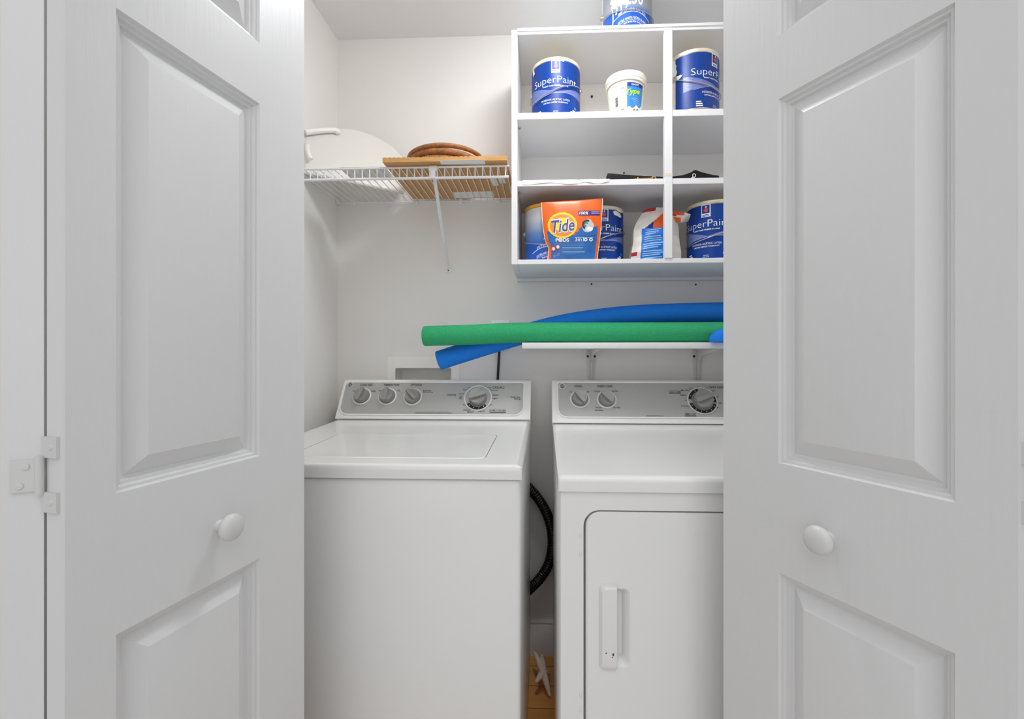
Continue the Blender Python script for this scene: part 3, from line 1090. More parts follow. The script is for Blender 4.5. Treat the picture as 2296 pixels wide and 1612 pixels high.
# toilet seat lid leaning on the wall
ts = thing('toilet_lid', 'large white oval toilet lid leaning against the back wall on the wire shelf', 'toilet lid', (-.66, 1.62, DECK))
l_al = Vector((.809, .588, 0))
l_bk = Vector((-.588, .809, 0))
l_ph = math.radians(17)
nn = l_bk * math.cos(l_ph) - Vector((0, 0, 1)) * math.sin(l_ph)
l_o = Vector((-.79, 1.462, DECK))


def lid_pt(u, v, off=0.0):
    return on_plane(u, v, l_o, nn) + nn * off


tops = [(684, 299), (700, 294), (716, 291), (735, 288.5), (757, 287.5), (775, 288), (794, 290), (813, 295), (837, 303), (856, 313), (875, 324.5), (888, 335), (900, 348), (909, 362), (914, 376), (916, 392)]
ring_ = [lid_pt(u, v) for u, v in tops]
lowest = [p for p in ring_ if p.z > DECK + .006]
xr_ = lowest[-1]
right_b = Vector((xr_.x - .004, 0, DECK + .0008))
right_b.y = l_o.y + (right_b.x - l_o.x) * l_al.y / l_al.x
left_b = lowest[0] + Vector((0, 0, 0))
left_b = Vector((l_o.x, l_o.y, DECK + .0008))
ring_ = lowest + [right_b, left_b]
cen = sum(ring_, Vector()) / len(ring_)
mb = MB()
mb.loft([[p + nn * .016 for p in ring_], [p + nn * .004 for p in ring_], [p.lerp(cen, .03) for p in ring_], [p.lerp(cen, .30) - nn * .004 for p in ring_], [p.lerp(cen, .7) - nn * .007 for p in ring_]], None, cap0=True, cap1=True)
mb.v = [Vector((p.x, min(p.y, YW - .002), max(p.z, DECK + .0006))) for p in mb.v]
mb.build('lid', M_LID, ts, smooth=.5)
mb = MB()
pa, pb = lid_pt(684, 303, -.012), lid_pt(752, 298, -.012)
mb.tube(spline([pa, pa.lerp(pb, .5) + Vector((0, 0, .003)), pb, pb + Vector((.006, 0, -.012))], 6), [.009] * 18 + [.004], None, 12)
mb.build('hinge_bar', M_PLWHITE, ts, smooth=1.2)
mb = MB()
pa = lid_pt(688, 345, -.016)
mb.tube(spline([pa + Vector((0, 0, .02)), pa, pa + Vector((.012, -.004, -.03))], 6), .007, None, 12)
mb.build('bumper', M_PLWHITE, ts, smooth=1.2)

# flat plastic-wrapped packet
mb = MB()
ax0, ax1, ay0, ay1 = -.66, -.512, 1.432, 1.535


def wrap_top(u, v):
    e_ = min(u, 1 - u, v, 1 - v)
    h = .0055 * min(1, e_ * 7) + .002 * math.sin(u * 19 + v * 7) * min(1, e_ * 8)
    return (ax0 + (ax1 - ax0) * u, ay0 + (ay1 - ay0) * v, DECK + .0024 + max(0, h))


def wrap_bot(u, v):
    e_ = min(u, 1 - u, v, 1 - v)
    return (ax0 + (ax1 - ax0) * u, ay0 + (ay1 - ay0) * v, DECK + .0022 - .0014 * abs(math.sin(u * 23 + 5 * v)) * min(1, e_ * 8))


mb.grid(wrap_top, 30, 20)
mb.grid(wrap_bot, 30, 20)
tag(mb.build('wrapped_packet', M_FILM, smooth=1.2), 'flat white plastic-wrapped packet on the wire shelf in front of the toilet lid', 'packet')


# ================================================================ WALL CABINET
CYF = 1.464
CX0, CX1 = -.1085, .775
cab = thing('wall_cabinet', 'white open-front wall cabinet with two shelves hung on the back wall', 'wall cabinet', ((CX0 + CX1) / 2, YW, 1.434))
mb = MB()
mb.box(CX0, CX0 + .0195, CYF, YW - .0005, 1.434, 2.1905, None, .0012, 1)
mb.build('side_panel', M_WHITE, cab)
mb = MB()
mb.box(CX1 - .0195, CX1, CYF, YW - .0005, 1.434, 2.1905, None, .0012, 1)
mb.build('side_panel', M_WHITE, cab)
Z_T, Z_1, Z_2, Z_B = 2.1905, 1.9224, 1.7039, 1.4494
for nm, za, zb in (('top_board', 2.1750, Z_T), ('shelf', 1.9010, Z_1), ('shelf', 1.6852, Z_2), ('bottom_board', 1.4345, Z_B)):
    mb = MB()
    mb.box(CX0 + .0195, CX1 - .0195, CYF + .001, YW - .0005, za, zb, None, .001, 1)
    mb.build(nm, M_WHITE, cab)
mb = MB()
mb.box(CX0 + .0195, CX1 - .0195, CYF - .004, CYF + .010, 2.1835, 2.1935, None, .002, 2)
mb.build('top_moulding', M_WHITE, cab)
mb = MB()
mb.box(.3795, .4045, CYF - .002, CYF + .018, 1.4495, 2.1825, None, .0012, 1)
mb.build('stile', M_WHITE, cab)
mb = MB()
mb.box(.3797, .4043, CYF - .0026, CYF - .0018, 1.7105, 1.7195, None)
mb.build('tape_patch', M_CREAM, cab)
mb = MB()
mb.box(CX0 + .002, CX1 - .01, YW - .022, YW - .0005, 1.4225, 1.4343, None, .001, 1)
mb.build('cleat', M_WHITE, cab)
for (u, v, y_) in ((1327, 217, YW), (1399, 388, YW), (1326, 637, YW), (1560, 638, YW)):
    c = at_y(u, v, y_ - .001)
    mb = MB()
    mb.tube([(c.x, y_ - .004, c.z), (c.x, y_, c.z)], .0042 if v < 300 else .0030, None, 12)
    mb.build('screw', M_PRINT, cab)
for z_ in (1.8985, 1.6825):
    mb = MB()
    mb.tube([(CX0 + .0195, CYF + .05, z_ - .002), (CX0 + .0275, CYF + .05, z_ - .002)], .0025, None, 10)
    mb.build('shelf_pin', M_GREY, cab)


# ================================================================ PAINT CANS
CR, CH = .0825, .195


def can_label_superpaint(lb, r):
    F = lambda a, z: cyl_fn(r + .0006, z, math.radians(a))
    F2 = lambda a, z: cyl_fn(r + .0011, z, math.radians(a))
    rad = math.radians
    # silvery swoosh with a notch
    cf = cyl_fn(r + .0005, 0)
    sw_top = lambda a: .094 + .016 * math.sin((a + 72) / 60 * 1.2) if a < -12 else None
    # left wing: a triangle-like fan
    lb.grid(lambda u, v: cf((rad(-74 + 82 * u)) * r, (.112 - .034 * u) * (1 - v) + v * (.062 + .016 * u ** 1.2)), 24, 3, M_SWOOSH)
    # right wing: band that rises then falls away
    lb.grid(lambda u, v: cf(rad(4 + 84 * u) * r, (.0785 + .020 * math.sin(u * 1.9)) * (1 - v) + v * (.0755 + .0035 * math.sin(u * 3) - .013 * u ** 2)), 24, 3, M_SWOOSH)
    # bright edges
    lb.grid(lambda u, v: cyl_fn(r + .0009, 0)(rad(-52 + 100 * u) * r, .0625 + .016 * math.sin(u * 2.0) + (.0012 if v else 0)), 30, 1, M_TXTG)
    put_text(lb, 'SuperPaint', cyl_fn(r + .0010, .110, rad(-2)), .160, .0225, M_TXT, bold=-.011)
    put_text(lb, 'PAINT AND PRIMER IN ONE', cyl_fn(r + .0010, .0985, 0), .086, .0042, M_TXT, bold=.02)
    put_text(lb, 'INTERIOR ACRYLIC LATEX', cyl_fn(r + .0010, .0520, 0), .098, .0062, M_TXT)
    put_text(lb, 'LIFETIME LIMITED WARRANTY', cyl_fn(r + .0010, .0435, 0), .084, .0042, M_TXT, bold=.01)
    # crest: white frame, blue field, red drip
    c0 = cyl_fn(r + .0007, .152, 0)
    strip(lb, c0, -.0145, .0145, -.010, .031, M_TXT, 6)
    c1 = cyl_fn(r + .0010, .152, 0)
    strip(lb, c1, -.0120, .0120, .0015, .0285, M_BLUE, 6)
    c2 = cyl_fn(r + .0014, .152, 0)
    blob(lb, c2, 0, .012, .0065, .0062, M_RED, 14, .25, 3)
    blob(lb, c2, .000, .021, .0034, .0058, M_RED, 12, .1, 4)
    blob(lb, cyl_fn(r + .0017, .152, 0), .001, .0225, .0016, .0035, M_TXT, 10)
    strip(lb, c1, -.011, .011, -.0045, -.0022, M_BLUE, 6)
    strip(lb, c1, -.011, .011, -.0082, -.0064, M_BLUE, 6)
    # small print at the foot
    for i, w in enumerate((.016, .020, .022)):
        strip(lb, F(-44, .0230 - .0065 * i), -.004, w - .004, 0, .0034, M_TXT, 4)
    for i, (x_, w) in enumerate(((.0, .012), (-.004, .020), (.002, .016), (.004, .010))):
        strip(lb, F(46, .0250 - .0056 * i), x_ - w / 2, x_ + w / 2, 0, .0040, M_TXT, 4)
    put_text(lb, 'HIGH GLOSS', F(0, .0150), .016, .0038, M_TXT)
    put_text(lb, 'EXTRA WHITE', F(0, .0098), .020, .0034, M_TXT)
    blob(lb, F2(50, .036), 0, 0, .006, .0045, M_LBLUE, 12)
    strip(lb, F(0, .0045), -.060, .060, 0, .0016, M_TXTG, 14)


def can_label_fading(lb, r, drip):
    F = lambda a, z: cyl_fn(r + .0008, z, math.radians(a))
    put_text(lb, '250', F(4, .074), .062, .052, M_TXTG, bold=.012)
    put_text(lb, '250', cyl_fn(r + .0012, .0745, math.radians(4)), .058, .050, M_TXT)
    # a white mountain-like brush line and arcs of lettering
    cf = cyl_fn(r + .0009, 0)
    arc = lambda x, k, z: z - k * (x / .05) ** 2
    for (z_, k, hgt, m_, half) in ((.0500, .012, .0022, M_TXT, .066), (.0230, .014, .0016, M_TXTG, .058)):
        lb.grid(lambda u, v: cf(-half + 2 * half * u, arc(-half + 2 * half * u, k, z_) + hgt * v), 24, 1, m_)
    for (tx, z_, k, w, hgt) in (('INTERIOR LATEX', .0535, .012, .094, .0080), ('EXTRA WHITE / EXTRA BLANC', .0265, .014, .096, .0075), ('TINT BASE FOR WALLS', .0150, .016, .060, .0052)):
        fn0 = cyl_fn(r + .0013, 0)
        put_text(lb, tx, lambda x, y: fn0(x, arc(x, k, z_) + y), w, hgt, M_TXT, bold=.01)
    if drip:
        dm_ = cyl_fn(r + .0016, 0)
        blob(lb, dm_, -.045, .108, .034, .040, M_DRIP, 22, .22, 5)
        for (x_, z0_, z1_, w) in ((-.068, .016, .085, .0022), (-.040, .042, .090, .0018), (-.055, .050, .09, .0030), (-.022, .062, .1, .0026)):
            lb.grid(lambda u, v: dm_(x_ + w * (u - .5) * 2 + .003 * math.sin(v * 4), z0_ + (z1_ - z0_) * v), 1, 8, M_DRIP)


def paint_can(label, loc, turn, kind='super', rim=None, bail=None, height=CH, drips=(), group=None, ears=(-96, 94)):
    t = thing('paint_can', label, 'paint can', loc, turn, group)
    H = height
    r = CR
    rimm = rim or M_RIM
    mb = MB()
    mb.lathe([(.001, .003), (r - .008, .003), (r - .006, .0), (r - .001, .0), (r + .0008, .002), (r, .005), (r - .0006, .008), (r - .0006, H - .012)], m=M_METAL, n=64)
    mb.build('body', M_METAL, t, local=True)
    mb = MB()
    mb.lathe([(r - .0006, H - .012), (r + .001, H - .011), (r + .0022, H - .007), (r + .0022, H - .003), (r + .001, H - .0005), (r - .002, H), (r - .0045, H - .002), (r - .008, H - .006), (r - .011, H - .003), (r - .013, H - .004), (.001, H - .004)], m=rimm, n=64)
    mb.build('rim', rimm, t, local=True)
    lb = MB()
    rad = math.radians
    if kind == 'super':
        lb.lathe([(r + .0001, .006), (r + .0002, .010), (r + .0002, H - .013)], m=M_BLUE, n=56, a0=rad(-93), a1=rad(88))
        lb.lathe([(r + .0001, .006), (r + .0002, .010), (r + .0002, H - .013)], m=M_CREAM, n=56, a0=rad(88), a1=rad(267))
        for i in range(15):
            strip(lb, cyl_fn(r + .0006, .030 + .007 * i, rad(-118)), -.016, .012 * (1 - .3 * ((i * 7) % 3)), 0, .0016, M_PRINTL if i % 4 == 0 else M_SILVER, 5)
        can_label_superpaint(lb, r)
    else:
        lb.lathe([(r + .0001, .006), (r + .0002, .010), (r + .0002, H - .013)], m=(M_FADE if kind == 'fade' else M_FADE2), n=56, a0=rad(-86), a1=rad(86))
        lb.lathe([(r + .0001, .006), (r + .0002, .010), (r + .0002, H - .013)], m=M_PAPER, n=56, a0=rad(86), a1=rad(274))
        can_label_fading(lb, r, kind == 'fade_drip')
    lb.build('label', M_BLUE, t, local=True, fixn=False)
    for (a, z_, rx, rz, s_) in drips:
        db = MB()
        blob(db, cyl_fn(r + .0020, z_, rad(a)), 0, 0, rx, rz, M_DRIP, 18, .3, s_)
        db.build('paint_drip', M_DRIP, t, local=True, fixn=False)
    bp = bail or [(-96, .118), (-99, .108), (-92, .088), (-74, .070), (-50, .064), (-20, .074), (10, .092), (40, .106), (70, .116), (94, .124)]
    pts = spline([Vector(((r + .0055) * math.sin(rad(a)), -(r + .0055) * math.cos(rad(a)), z_)) for a, z_ in bp], 8)
    mb = MB()
    mb.tube(pts, .0015, None, 8)
    mb.build('bail_handle', M_METAL, t, local=True)
    for a, z_ in (bp[0], bp[-1]):
        mb = MB()
        d_ = Vector((math.sin(rad(a)), -math.cos(rad(a)), 0))
        up = Vector((0, 0, 1))
        sd = up.cross(d_)
        c_ = d_ * (r - .0004) + up * z_
        mb.loft([[c_ + d_ * h + (sd * math.cos(k * PI / 8) + up * math.sin(k * PI / 8)) * q for k in range(16)] for q, h in ((.0105, 0), (.0105, .002), (.007, .0035), (.0065, .007), (.004, .0085), (.0001, .009))])
        mb.build('ear', M_METAL, t, local=True)
    return t


GC = 'paint cans stored in and on the wall cabinet'


def can_x(u, y):
    return at_y(u, 300, y).x


E_ = .0006
paint_can('blue paint can facing front on the upper shelf left of the small white tub', (can_x(1246.5, 1.573), 1.573, Z_1 + E_), math.radians(-2), 'super', drips=((16, .182, .004, .004, 2), (-62, .170, .007, .012, 7)), group=GC)
paint_can('blue paint can in the upper right compartment, turned so its cream side shows', (can_x(1553, 1.550), 1.550, Z_1 + E_), math.radians(36), 'super',
          bail=[(-96, .120), (-99, .116), (-90, .112), (-70, .098), (-45, .084), (-15, .072), (20, .066), (55, .072), (80, .095), (94, .12)],
          drips=((-100, .150, .016, .030, 3), (-112, .020, .024, .012, 5), (-84, .118, .012, .007, 8)), group=GC)
paint_can('silver and blue paint can with an orange rim left of the orange pouch', (can_x(1230.5, 1.585), 1.585, Z_B + E_), math.radians(4), 'fade', rim=M_RIMO,
          bail=[(-96, .112), (-98, .10), (-88, .086), (-66, .072), (-40, .062), (-10, .056), (25, .058), (60, .075), (85, .10), (94, .112)], group=GC)
paint_can('blue paint can half hidden behind the right side of the orange pouch', (can_x(1344, 1.620), 1.620, Z_B + E_), math.radians(4), 'super', drips=((36, .170, .020, .009, 4), (44, .183, .016, .004, 6)), group=GC)
paint_can('blue paint can right of the mortar bag, cut off by the right door', (can_x(1597.5, 1.575), 1.575, Z_B + E_), math.radians(-34), 'super', drips=((-84, .150, .008, .012, 9),), group=GC,
          bail=[(-96, .118), (-101, .100), (-100, .082), (-84, .066), (-60, .056), (-25, .062), (10, .074), (45, .092), (75, .112), (94, .12)])
paint_can('white and blue paint can with white drips standing on top of the wall cabinet', (can_x(1405.5, 1.555), 1.555, 2.1940), math.radians(3), 'fade_drip', height=.168,
          bail=[(-92, .090), (-94, .084), (-80, .070), (-55, .062), (-20, .055), (15, .053), (50, .054), (78, .058), (90, .070), (92, .082)], group=GC)

# ================================================================ OTHER THINGS IN THE CABINET
# small tub
tb = thing('plastic_tub', 'small cream plastic tub with a blue and green label on the upper cabinet shelf', 'tub', (can_x(1403, 1.560), 1.560, Z_1 + E_), math.radians(6))
mb = MB()
prof = lambda z: .0525 + (.0625 - .0525) * z / .125
mb.lathe([(.001, .002), (.048, .002), (.0515, 0), (.0525, .003), (prof(.06), .06), (prof(.122), .122), (.060, .126), (.001, .126)], m=M_TUB, n=56)
mb.build('body', M_TUB, tb, local=True)
mb = MB()
mb.lathe([(.0625, .1185), (.0665, .119), (.0672, .128), (.0685, .129), (.0692, .1435), (.0675, .1475), (.064, .149), (.060, .1465), (.001, .1465)], m=M_TUB, n=56)
mb.build('lid', M_TUB, tb, local=True)
lb = MB()
cone = (.0625 - .0525) / .125


def tubf(z, a, off):
    def f(x, y):
        rr = .0525 + cone * (z + y) + off
        t_ = math.radians(a) + x / .058
        return Vector((rr * math.sin(t_), -rr * math.cos(t_), z + y))
    return f


rad = math.radians
strip(lb, tubf(0, 0, .0006), -.022, .046, .004, .112, M_TXT, 20)
strip(lb, tubf(0, 0, .0010), -.012, .046, lambda u: .030 + .004 * math.sin(u * 14) + .010 * u, .110, M_LBLUE, 20)
strip(lb, tubf(0, 0, .0012), -.012, .046, .098, .110, M_BLUE, 20)
put_text(lb, 'CLASSIC', tubf(.1010, 14, .0016), .026, .0058, M_TXT, shear=.2, bold=.02)
put_text(lb, 'Type 1', lambda x, y: tubf(.0750, 0, .0018)(x + .016, y + .14 * x), .066, .0165, M_TUBG, shear=.15, bold=.035)
for i in range(4):
    lb.grid(lambda u, v: tubf(.058 - .005 * i, 14, .0014)(-.012 + .03 * u + .003 * i, .003 * math.sin(u * 3 + i) + .0014 * v), 8, 1, M_TXTG)
for (x_, z_, rx, rz, m_, s_) in ((.004, .016, .012, .006, M_ORANGE2, 1), (.018, .018, .011, .008, M_ORANGE, 2), (.030, .017, .010, .007, M_RED, 3), (.036, .011, .010, .006, M_ORANGE2, 4), (.026, .024, .006, .004, M_GREENP, 5)):
    blob(lb, tubf(0, 0, .0013 + .0001 * s_), x_, z_, rx, rz, m_, 14, .35, s_)
ring_print(lb, tubf(0, 0, .0014), -.026, .094, .0075, .0075, .0095, .0095, M_SILVER, 24)
blob(lb, tubf(0, 0, .0013), -.026, .094, .0072, .0072, M_TXT, 20)
strip(lb, tubf(0, 0, .0015), -.030, -.022, .092, .0955, M_LBLUE, 4)
for i in range(9):
    strip(lb, tubf(0, 0, .0009), -.052, -.042, .040 + .0034 * i, .0418 + .0034 * i, M_PRINT if i % 3 else M_PRINTL, 4)
ring_print(lb, tubf(0, 0, .0009), -.046, .022, .0038, .0042, .0052, .0058, M_PRINT, 18)
blob(lb, tubf(0, 0, .0009), -.046, .022, .0018, .003, M_PRINT, 8)
for i in range(3):
    strip(lb, tubf(0, 0, .0009), -.032, -.020, .026 - .006 * i, .028 - .006 * i, M_PRINTL, 4)
lb.build('label', M_TXT, tb, local=True, fixn=False)

# thin white stick by the tub
mb = MB()
a_, b_ = at_z(1336, 251, Z_1 + .002), None
mb.box(can_x(1336, 1.52), can_x(1372, 1.52), 1.475, 1.487, Z_1 + E_, Z_1 + .0045, None, .0012, 1)
tag(mb.build('paint_stick', M_PAPER), 'short flat white stick lying left of the small tub', 'stick')

# orange detergent pouch
pc = [at_y(u, v, 1.482) for u, v in ((1214, 452), (1352, 443), (1340, 583), (1228, 583))]
pouch = thing('detergent_pouch', 'orange and blue laundry detergent pouch standing in front of the cans on the lowest shelf', 'pouch', (can_x(1284, 1.482), 1.482, Z_B))
PZ0 = Z_B + .0012
lft = [(1.0, pc[0].x), (.78, at_y(1215.5, 482, 1.482).x), (.55, at_y(1218, 515, 1.482).x), (.35, at_y(1222.5, 540, 1.482).x), (.20, at_y(1231, 560, 1.482).x), (.08, at_y(1229, 578, 1.482).x), (0, at_y(1228, 590, 1.482).x)]
rgt = [(1.0, pc[1].x), (.78, at_y(1350.5, 478, 1.482).x), (.55, at_y(1348, 510, 1.482).x), (.35, at_y(1345.5, 540, 1.482).x), (.20, at_y(1342.5, 560, 1.482).x), (.08, at_y(1340.5, 578, 1.482).x), (0, at_y(1340, 590, 1.482).x)]


def lerp_tab(tab, v):
    for (a, xa), (b, xb) in zip(tab, tab[1:]):
        if b <= v <= a:
            k = (v - b) / (a - b)
            k2 = k
            return xb + (xa - xb) * k2
    return tab[0][1]


def pouch_pt(u, v, off=0.0):
    x = lerp_tab(lft, v) * (1 - u) + lerp_tab(rgt, v) * u
    zt = pc[0].z * (1 - u) + pc[1].z * u
    z = PZ0 + (zt - PZ0) * v
    bul = (max(0.0, math.sin(PI * min(1, max(0, u)))) ** .6) * (max(0.0, math.sin(PI * min(1, .12 + v * .88)) ** .7))
    y = 1.4895 - .019 * bul - .0012 * math.sin(u * 16 + v * 5) * (1 if v > .7 else .3) * bul - off
    return Vector((x, y, z))


def pouch_mat(u, v):
    vb_ = .50 - .10 * math.sin((u - .05) * PI) if u < .55 else .44 + .12 * (u - .55) / .45
    if u < .055 or u > .945:
        return M_ORANGE
    if u < .16 and v > .52 - (u - .05) * .5 and v < .6:
        return M_ORANGE
    return M_BAGBLUE if v < vb_ else M_ORANGE


mb = MB()
mb.grid(lambda u, v: pouch_pt(u, v), 110, 90, None, pouch_mat)
mb.grid(lambda u, v: pouch_pt(u, v) * 1 + Vector((0, 2 * (1.4900 - pouch_pt(u, v).y) * .1 + .001, 0)), 20, 20, M_ORANGE)
mb.build('film', M_ORANGE, pouch, smooth=1.2, fixn=False)


def pouch_px(u, v):
    """photo pixel -> pouch surface parameters"""
    p = at_y(u, v, 1.480)
    for _ in range(6):
        vv_ = (p.z - PZ0) / ((pc[0].z + pc[1].z) / 2 - PZ0)
        xl, xr = lerp_tab(lft, min(1, max(0, vv_))), lerp_tab(rgt, min(1, max(0, vv_)))
        uu = (p.x - xl) / (xr - xl)
        zt = pc[0].z * (1 - uu) + pc[1].z * uu
        vv_ = (p.z - PZ0) / (zt - PZ0)
        p = at_y(u, v, pouch_pt(uu, min(1, max(0, vv_))).y)
    return uu, vv_


def pouch_fn(u, v, off):
    """flat print frame about a photo pixel, in photo pixels, laid on the pouch"""
    def f(x, y):
        a, b = pouch_px(u + x, v - y)
        return pouch_pt(a, b, off)
    return f


lb = MB()
fx = pouch_fn(1261, 505, .0008)
blob(lb, fx, 0, 0, 33, 29, M_YELLOW, 40)
ring_print(lb, pouch_fn(1261, 505, .0012), 0, 0, 21, 17, 28, 24, M_ORANGE2, 40)
blob(lb, pouch_fn(1261, 505, .0010), 0, 1, 20, 16, M_YELLOW, 32)
ft = pouch_fn(1262, 506, .0018)
put_text(lb, 'Tide', lambda x, y: ft(x, y - 14 + .12 * x), 53, 29, M_TXT, shear=.12, bold=.05)
ft2 = pouch_fn(1262, 506, .0026)
put_text(lb, 'Tide', lambda x, y: ft2(x, y - 13 + .12 * x), 52, 27, M_NAVY, shear=.12, bold=.012)
fp = pouch_fn(1261, 538, .0016)
put_text(lb, 'PODS', lambda x, y: fp(x, y - 4), 30, 8, M_TXT, bold=.03)
blob(lb, pouch_fn(1257, 538, .0013), 0, 0, 4.5, 5, M_YELLOW, 14)
f3 = pouch_fn(1299, 537, .0016)
put_text(lb, '3in1', lambda x, y: f3(x, y - 4), 20, 9, M_TXT)
for u in (1313, 1325):
    blob(lb, pouch_fn(u, 537.5, .0016), 0, 0, 4.2, 4, M_TXT, 14)
    blob(lb, pouch_fn(u, 537.5, .0020), 0, 0, 1.8, 1.6, M_NAVY, 10)
strip(lb, pouch_fn(1321, 478, .0010), -24, 24, -5, 5.5, M_PURPLE, 8)
put_text(lb, '100%', lambda x, y: pouch_fn(1309, 478, .0016)(x, y - 3), 21, 6.5, M_TXT, bold=.02, shear=.2)
strip(lb, pouch_fn(1335, 479.5, .0015), -9, 9, 0.5, 2.2, M_TXTG, 3)
strip(lb, pouch_fn(1335, 476, .0015), -9, 9, 0.3, 1.8, M_TXTG, 3)
# printed swirl capsule
blob(lb, pouch_fn(1318, 506, .0010), 0, 0, 13, 15, M_SILVER, 24, .06, 2)
blob(lb, pouch_fn(1318, 518, .0009), 0, 0, 22, 12, M_BAGBLUE, 24, .08, 4)
ring_print(lb, pouch_fn(1316, 504, .0013), 0, 0, 7, 7, 11, 11.5, M_PRINT, 20, 1.0, 4.2)
ring_print(lb, pouch_fn(1314, 503, .0014), 0, 0, 2.2, 2.2, 4.4, 5, M_GREENP, 20, .2, 4.8)
blob(lb, pouch_fn(1322, 513, .0012), 0, 0, 8, 6, M_TXT, 16, .1, 7)
for (u, v) in ((1241, 558), (1251, 553.5)):
    ring_print(lb, pouch_fn(u, v, .0014), 0, 0, 3.4, 4, 4.8, 5.4, M_RED, 18)
    blob(lb, pouch_fn(u, v, .0012), 0, 0, 3.3, 3.9, M_TXT, 14)
for i, w in enumerate((50, 46, 40, 50, 30)):
    strip(lb, pouch_fn(1261, 551 + 4.6 * i, .0012), 0, w, -1, .6, M_PBPRINT if i % 2 else M_LBLUE, 5)
strip(lb, pouch_fn(1312, 532.5, .0012), -18, 18, -.6, .6, M_PBPRINT, 6)
put_text(lb, '31 CT', lambda x, y: pouch_fn(1248, 572, .0014)(x, y - 3 + .3 * x), 14, 5, M_TXTG)
lb.build('print', M_TXT, pouch, fixn=False)
for us in (0, 1):
    sb = MB()
    sb.grid(lambda u, v: pouch_pt(us, v) + Vector(((u - .5) * .0022, -.0006, 0)), 1, 24)
    sb.build('side_seal', M_TXT, pouch, fixn=False)

# grout bag behind the stile
gb_ = thing('mortar_bag', 'white paper bag with blue and orange print, folded top, behind the cabinet stile', 'bag', (can_x(1472, 1.56), 1.56, Z_B))


def bag_half(u, v, side):
    """side -1 front, +1 back"""
    w = (.083 - .012 * v) if v < .5 else .077 - .028 * ((v - .5) / .5) ** 1.6
    xc = can_x(1471, 1.54) + .004 * v + (.010 * max(0, v - .6) / .4)
    th = .046 * (1 - .78 * v ** 2.2) * max(0.0, math.sin(PI * (.06 + .88 * u))) ** .55 * (.75 + .25 * min(1, v * 6))
    crease = .0016 * math.sin(u * 21 + v * 9) + .0013 * math.sin(v * 31 - u * 8)
    x = xc + (u - .5) * 2 * w + .003 * math.sin(v * 11) * (u - .5)
    y = 1.556 + side * th + (crease if side < 0 else 0) + .012 * v
    return Vector((x, y, Z_B + .0012 + .186 * v + .006 * math.sin(u * PI) * v))


def bag_mat(u, v):
    if .17 < u < .63 and v < .60:
        return M_PBBLUE
    if u > .63 and u < .67:
        return M_PAPERBAG
    d = v - .62 - (u - .25) * .72
    if v > .58 and d < .0 and u < .75:
        return M_PBORANGE if u > .40 else M_DBLUE
    if u > .70 and v > .86:
        return M_PBORANGE
    if u < .10 and .12 < v < .19:
        return M_PBRED
    if v > .93 and u < .4:
        return M_PBRED
    return M_PAPERBAG


mb = MB()
mb.grid(lambda u, v: bag_half(u, v, -1), 60, 60, None, bag_mat)
mb.grid(lambda u, v: bag_half(u, v, 1), 24, 24, M_PAPERBAG)
for i, (v_, a, b) in enumerate(((.55, .26, .58), (.51, .24, .52), (.475, .24, .46), (.42, .22, .56), (.385, .21, .58), (.35, .22, .57), (.30, .20, .60), (.26, .22, .56), (.22, .20, .50), (.165, .21, .58), (.13, .2, .6), (.095, .2, .54), (.05, .22, .58))):
    mb.grid(lambda u, v: bag_half(a + (b - a) * u, v_ + .017 * v + .02 * u, -1) + Vector((0, -.0009, 0)), 8, 1, M_PBPRINT)
mb.build('sack', M_PAPERBAG, gb_, smooth=1.2, fixn=False)
mb = MB()


def flap(u, v):
    a = can_x(1490, 1.56) + .080 * u
    base = 1.640 - .030 * u
    return Vector((a, 1.545 + .010 * math.sin(u * 5 + v * 2) + .012 * v, base - (.016 + .020 * math.sin(min(1, u * 1.05) * PI)) * v))


mb.grid(flap, 24, 12, None, lambda u, v: M_PBORANGE if (v < .30 and u < .75) or (v > .55 and .35 < u < .62) else (M_PBRED if .32 < v < .5 and u < .45 else M_PAPERBAG))
mb.grid(lambda u, v: flap(u, v) + Vector((0, .004, 0)), 24, 12, M_PAPERBAG)
mb.build('folded_top', M_PAPERBAG, gb_, smooth=1.2, fixn=False)

# black case on the middle shelf
px = [(1362, 387.5), (1375, 388.2), (1395, 390.5), (1438, 393), (1487, 395.6), (1508, 395.2), (1533, 391.5), (1550, 385.5), (1559, 379.6), (1574, 385), (1598, 391.3), (1613, 392.8), (1613.5, 398), (1609, 402)]
YB = 1.500
pts = [at_y(u, v, YB) for u, v in px]
zb_ = Z_2 + .0008
poly = [(p.x, p.z) for p in pts] + [(pts[-1].x - .004, zb_), (pts[0].x, zb_)]
bc = thing('black_case', 'long flat black case with a raised peak on the middle cabinet shelf', 'case', (sum(p[0] for p in poly) / len(poly), YB + .05, Z_2))
mb = MB()
mb.prism(poly, 'y', YB, YB + .10, None, .003, 2)
mb.build('case_body', M_CASE, bc)
mb = MB()
lf = flat_fn(at_y(1556, 395, YB - .001), (1, 0, 0), (0, 0, 1), .0008)
ring_print(mb, lf, 0, .002, .0035, .0045, .0055, .0068, M_TXT, 20)
strip(mb, lf, -.010, -.003, -.0075, -.0055, M_TXT, 2)
strip(mb, lf, -.008, -.002, -.0045, -.0030, M_TXT, 2)
strip(mb, lf, -.012, .006, -.0095, -.0080, M_TXT, 2)
mb.build('emblem', M_TXT, bc, fixn=False)
mb = MB()
c = at_y(1446, 389, YB + .05)
zt = max(zb_, (at_y(1438, 393, YB).z))
mb.lathe([(.001, 0), (.015, 0), (.018, .003), (.018, .009), (.015, .012), (.001, .012)], (c.x, YB + .045, zt + .0005), None, 24)
tag(mb.build('tape_roll', M_GREY), 'small flat grey roll lying on top of the black case', 'roll')
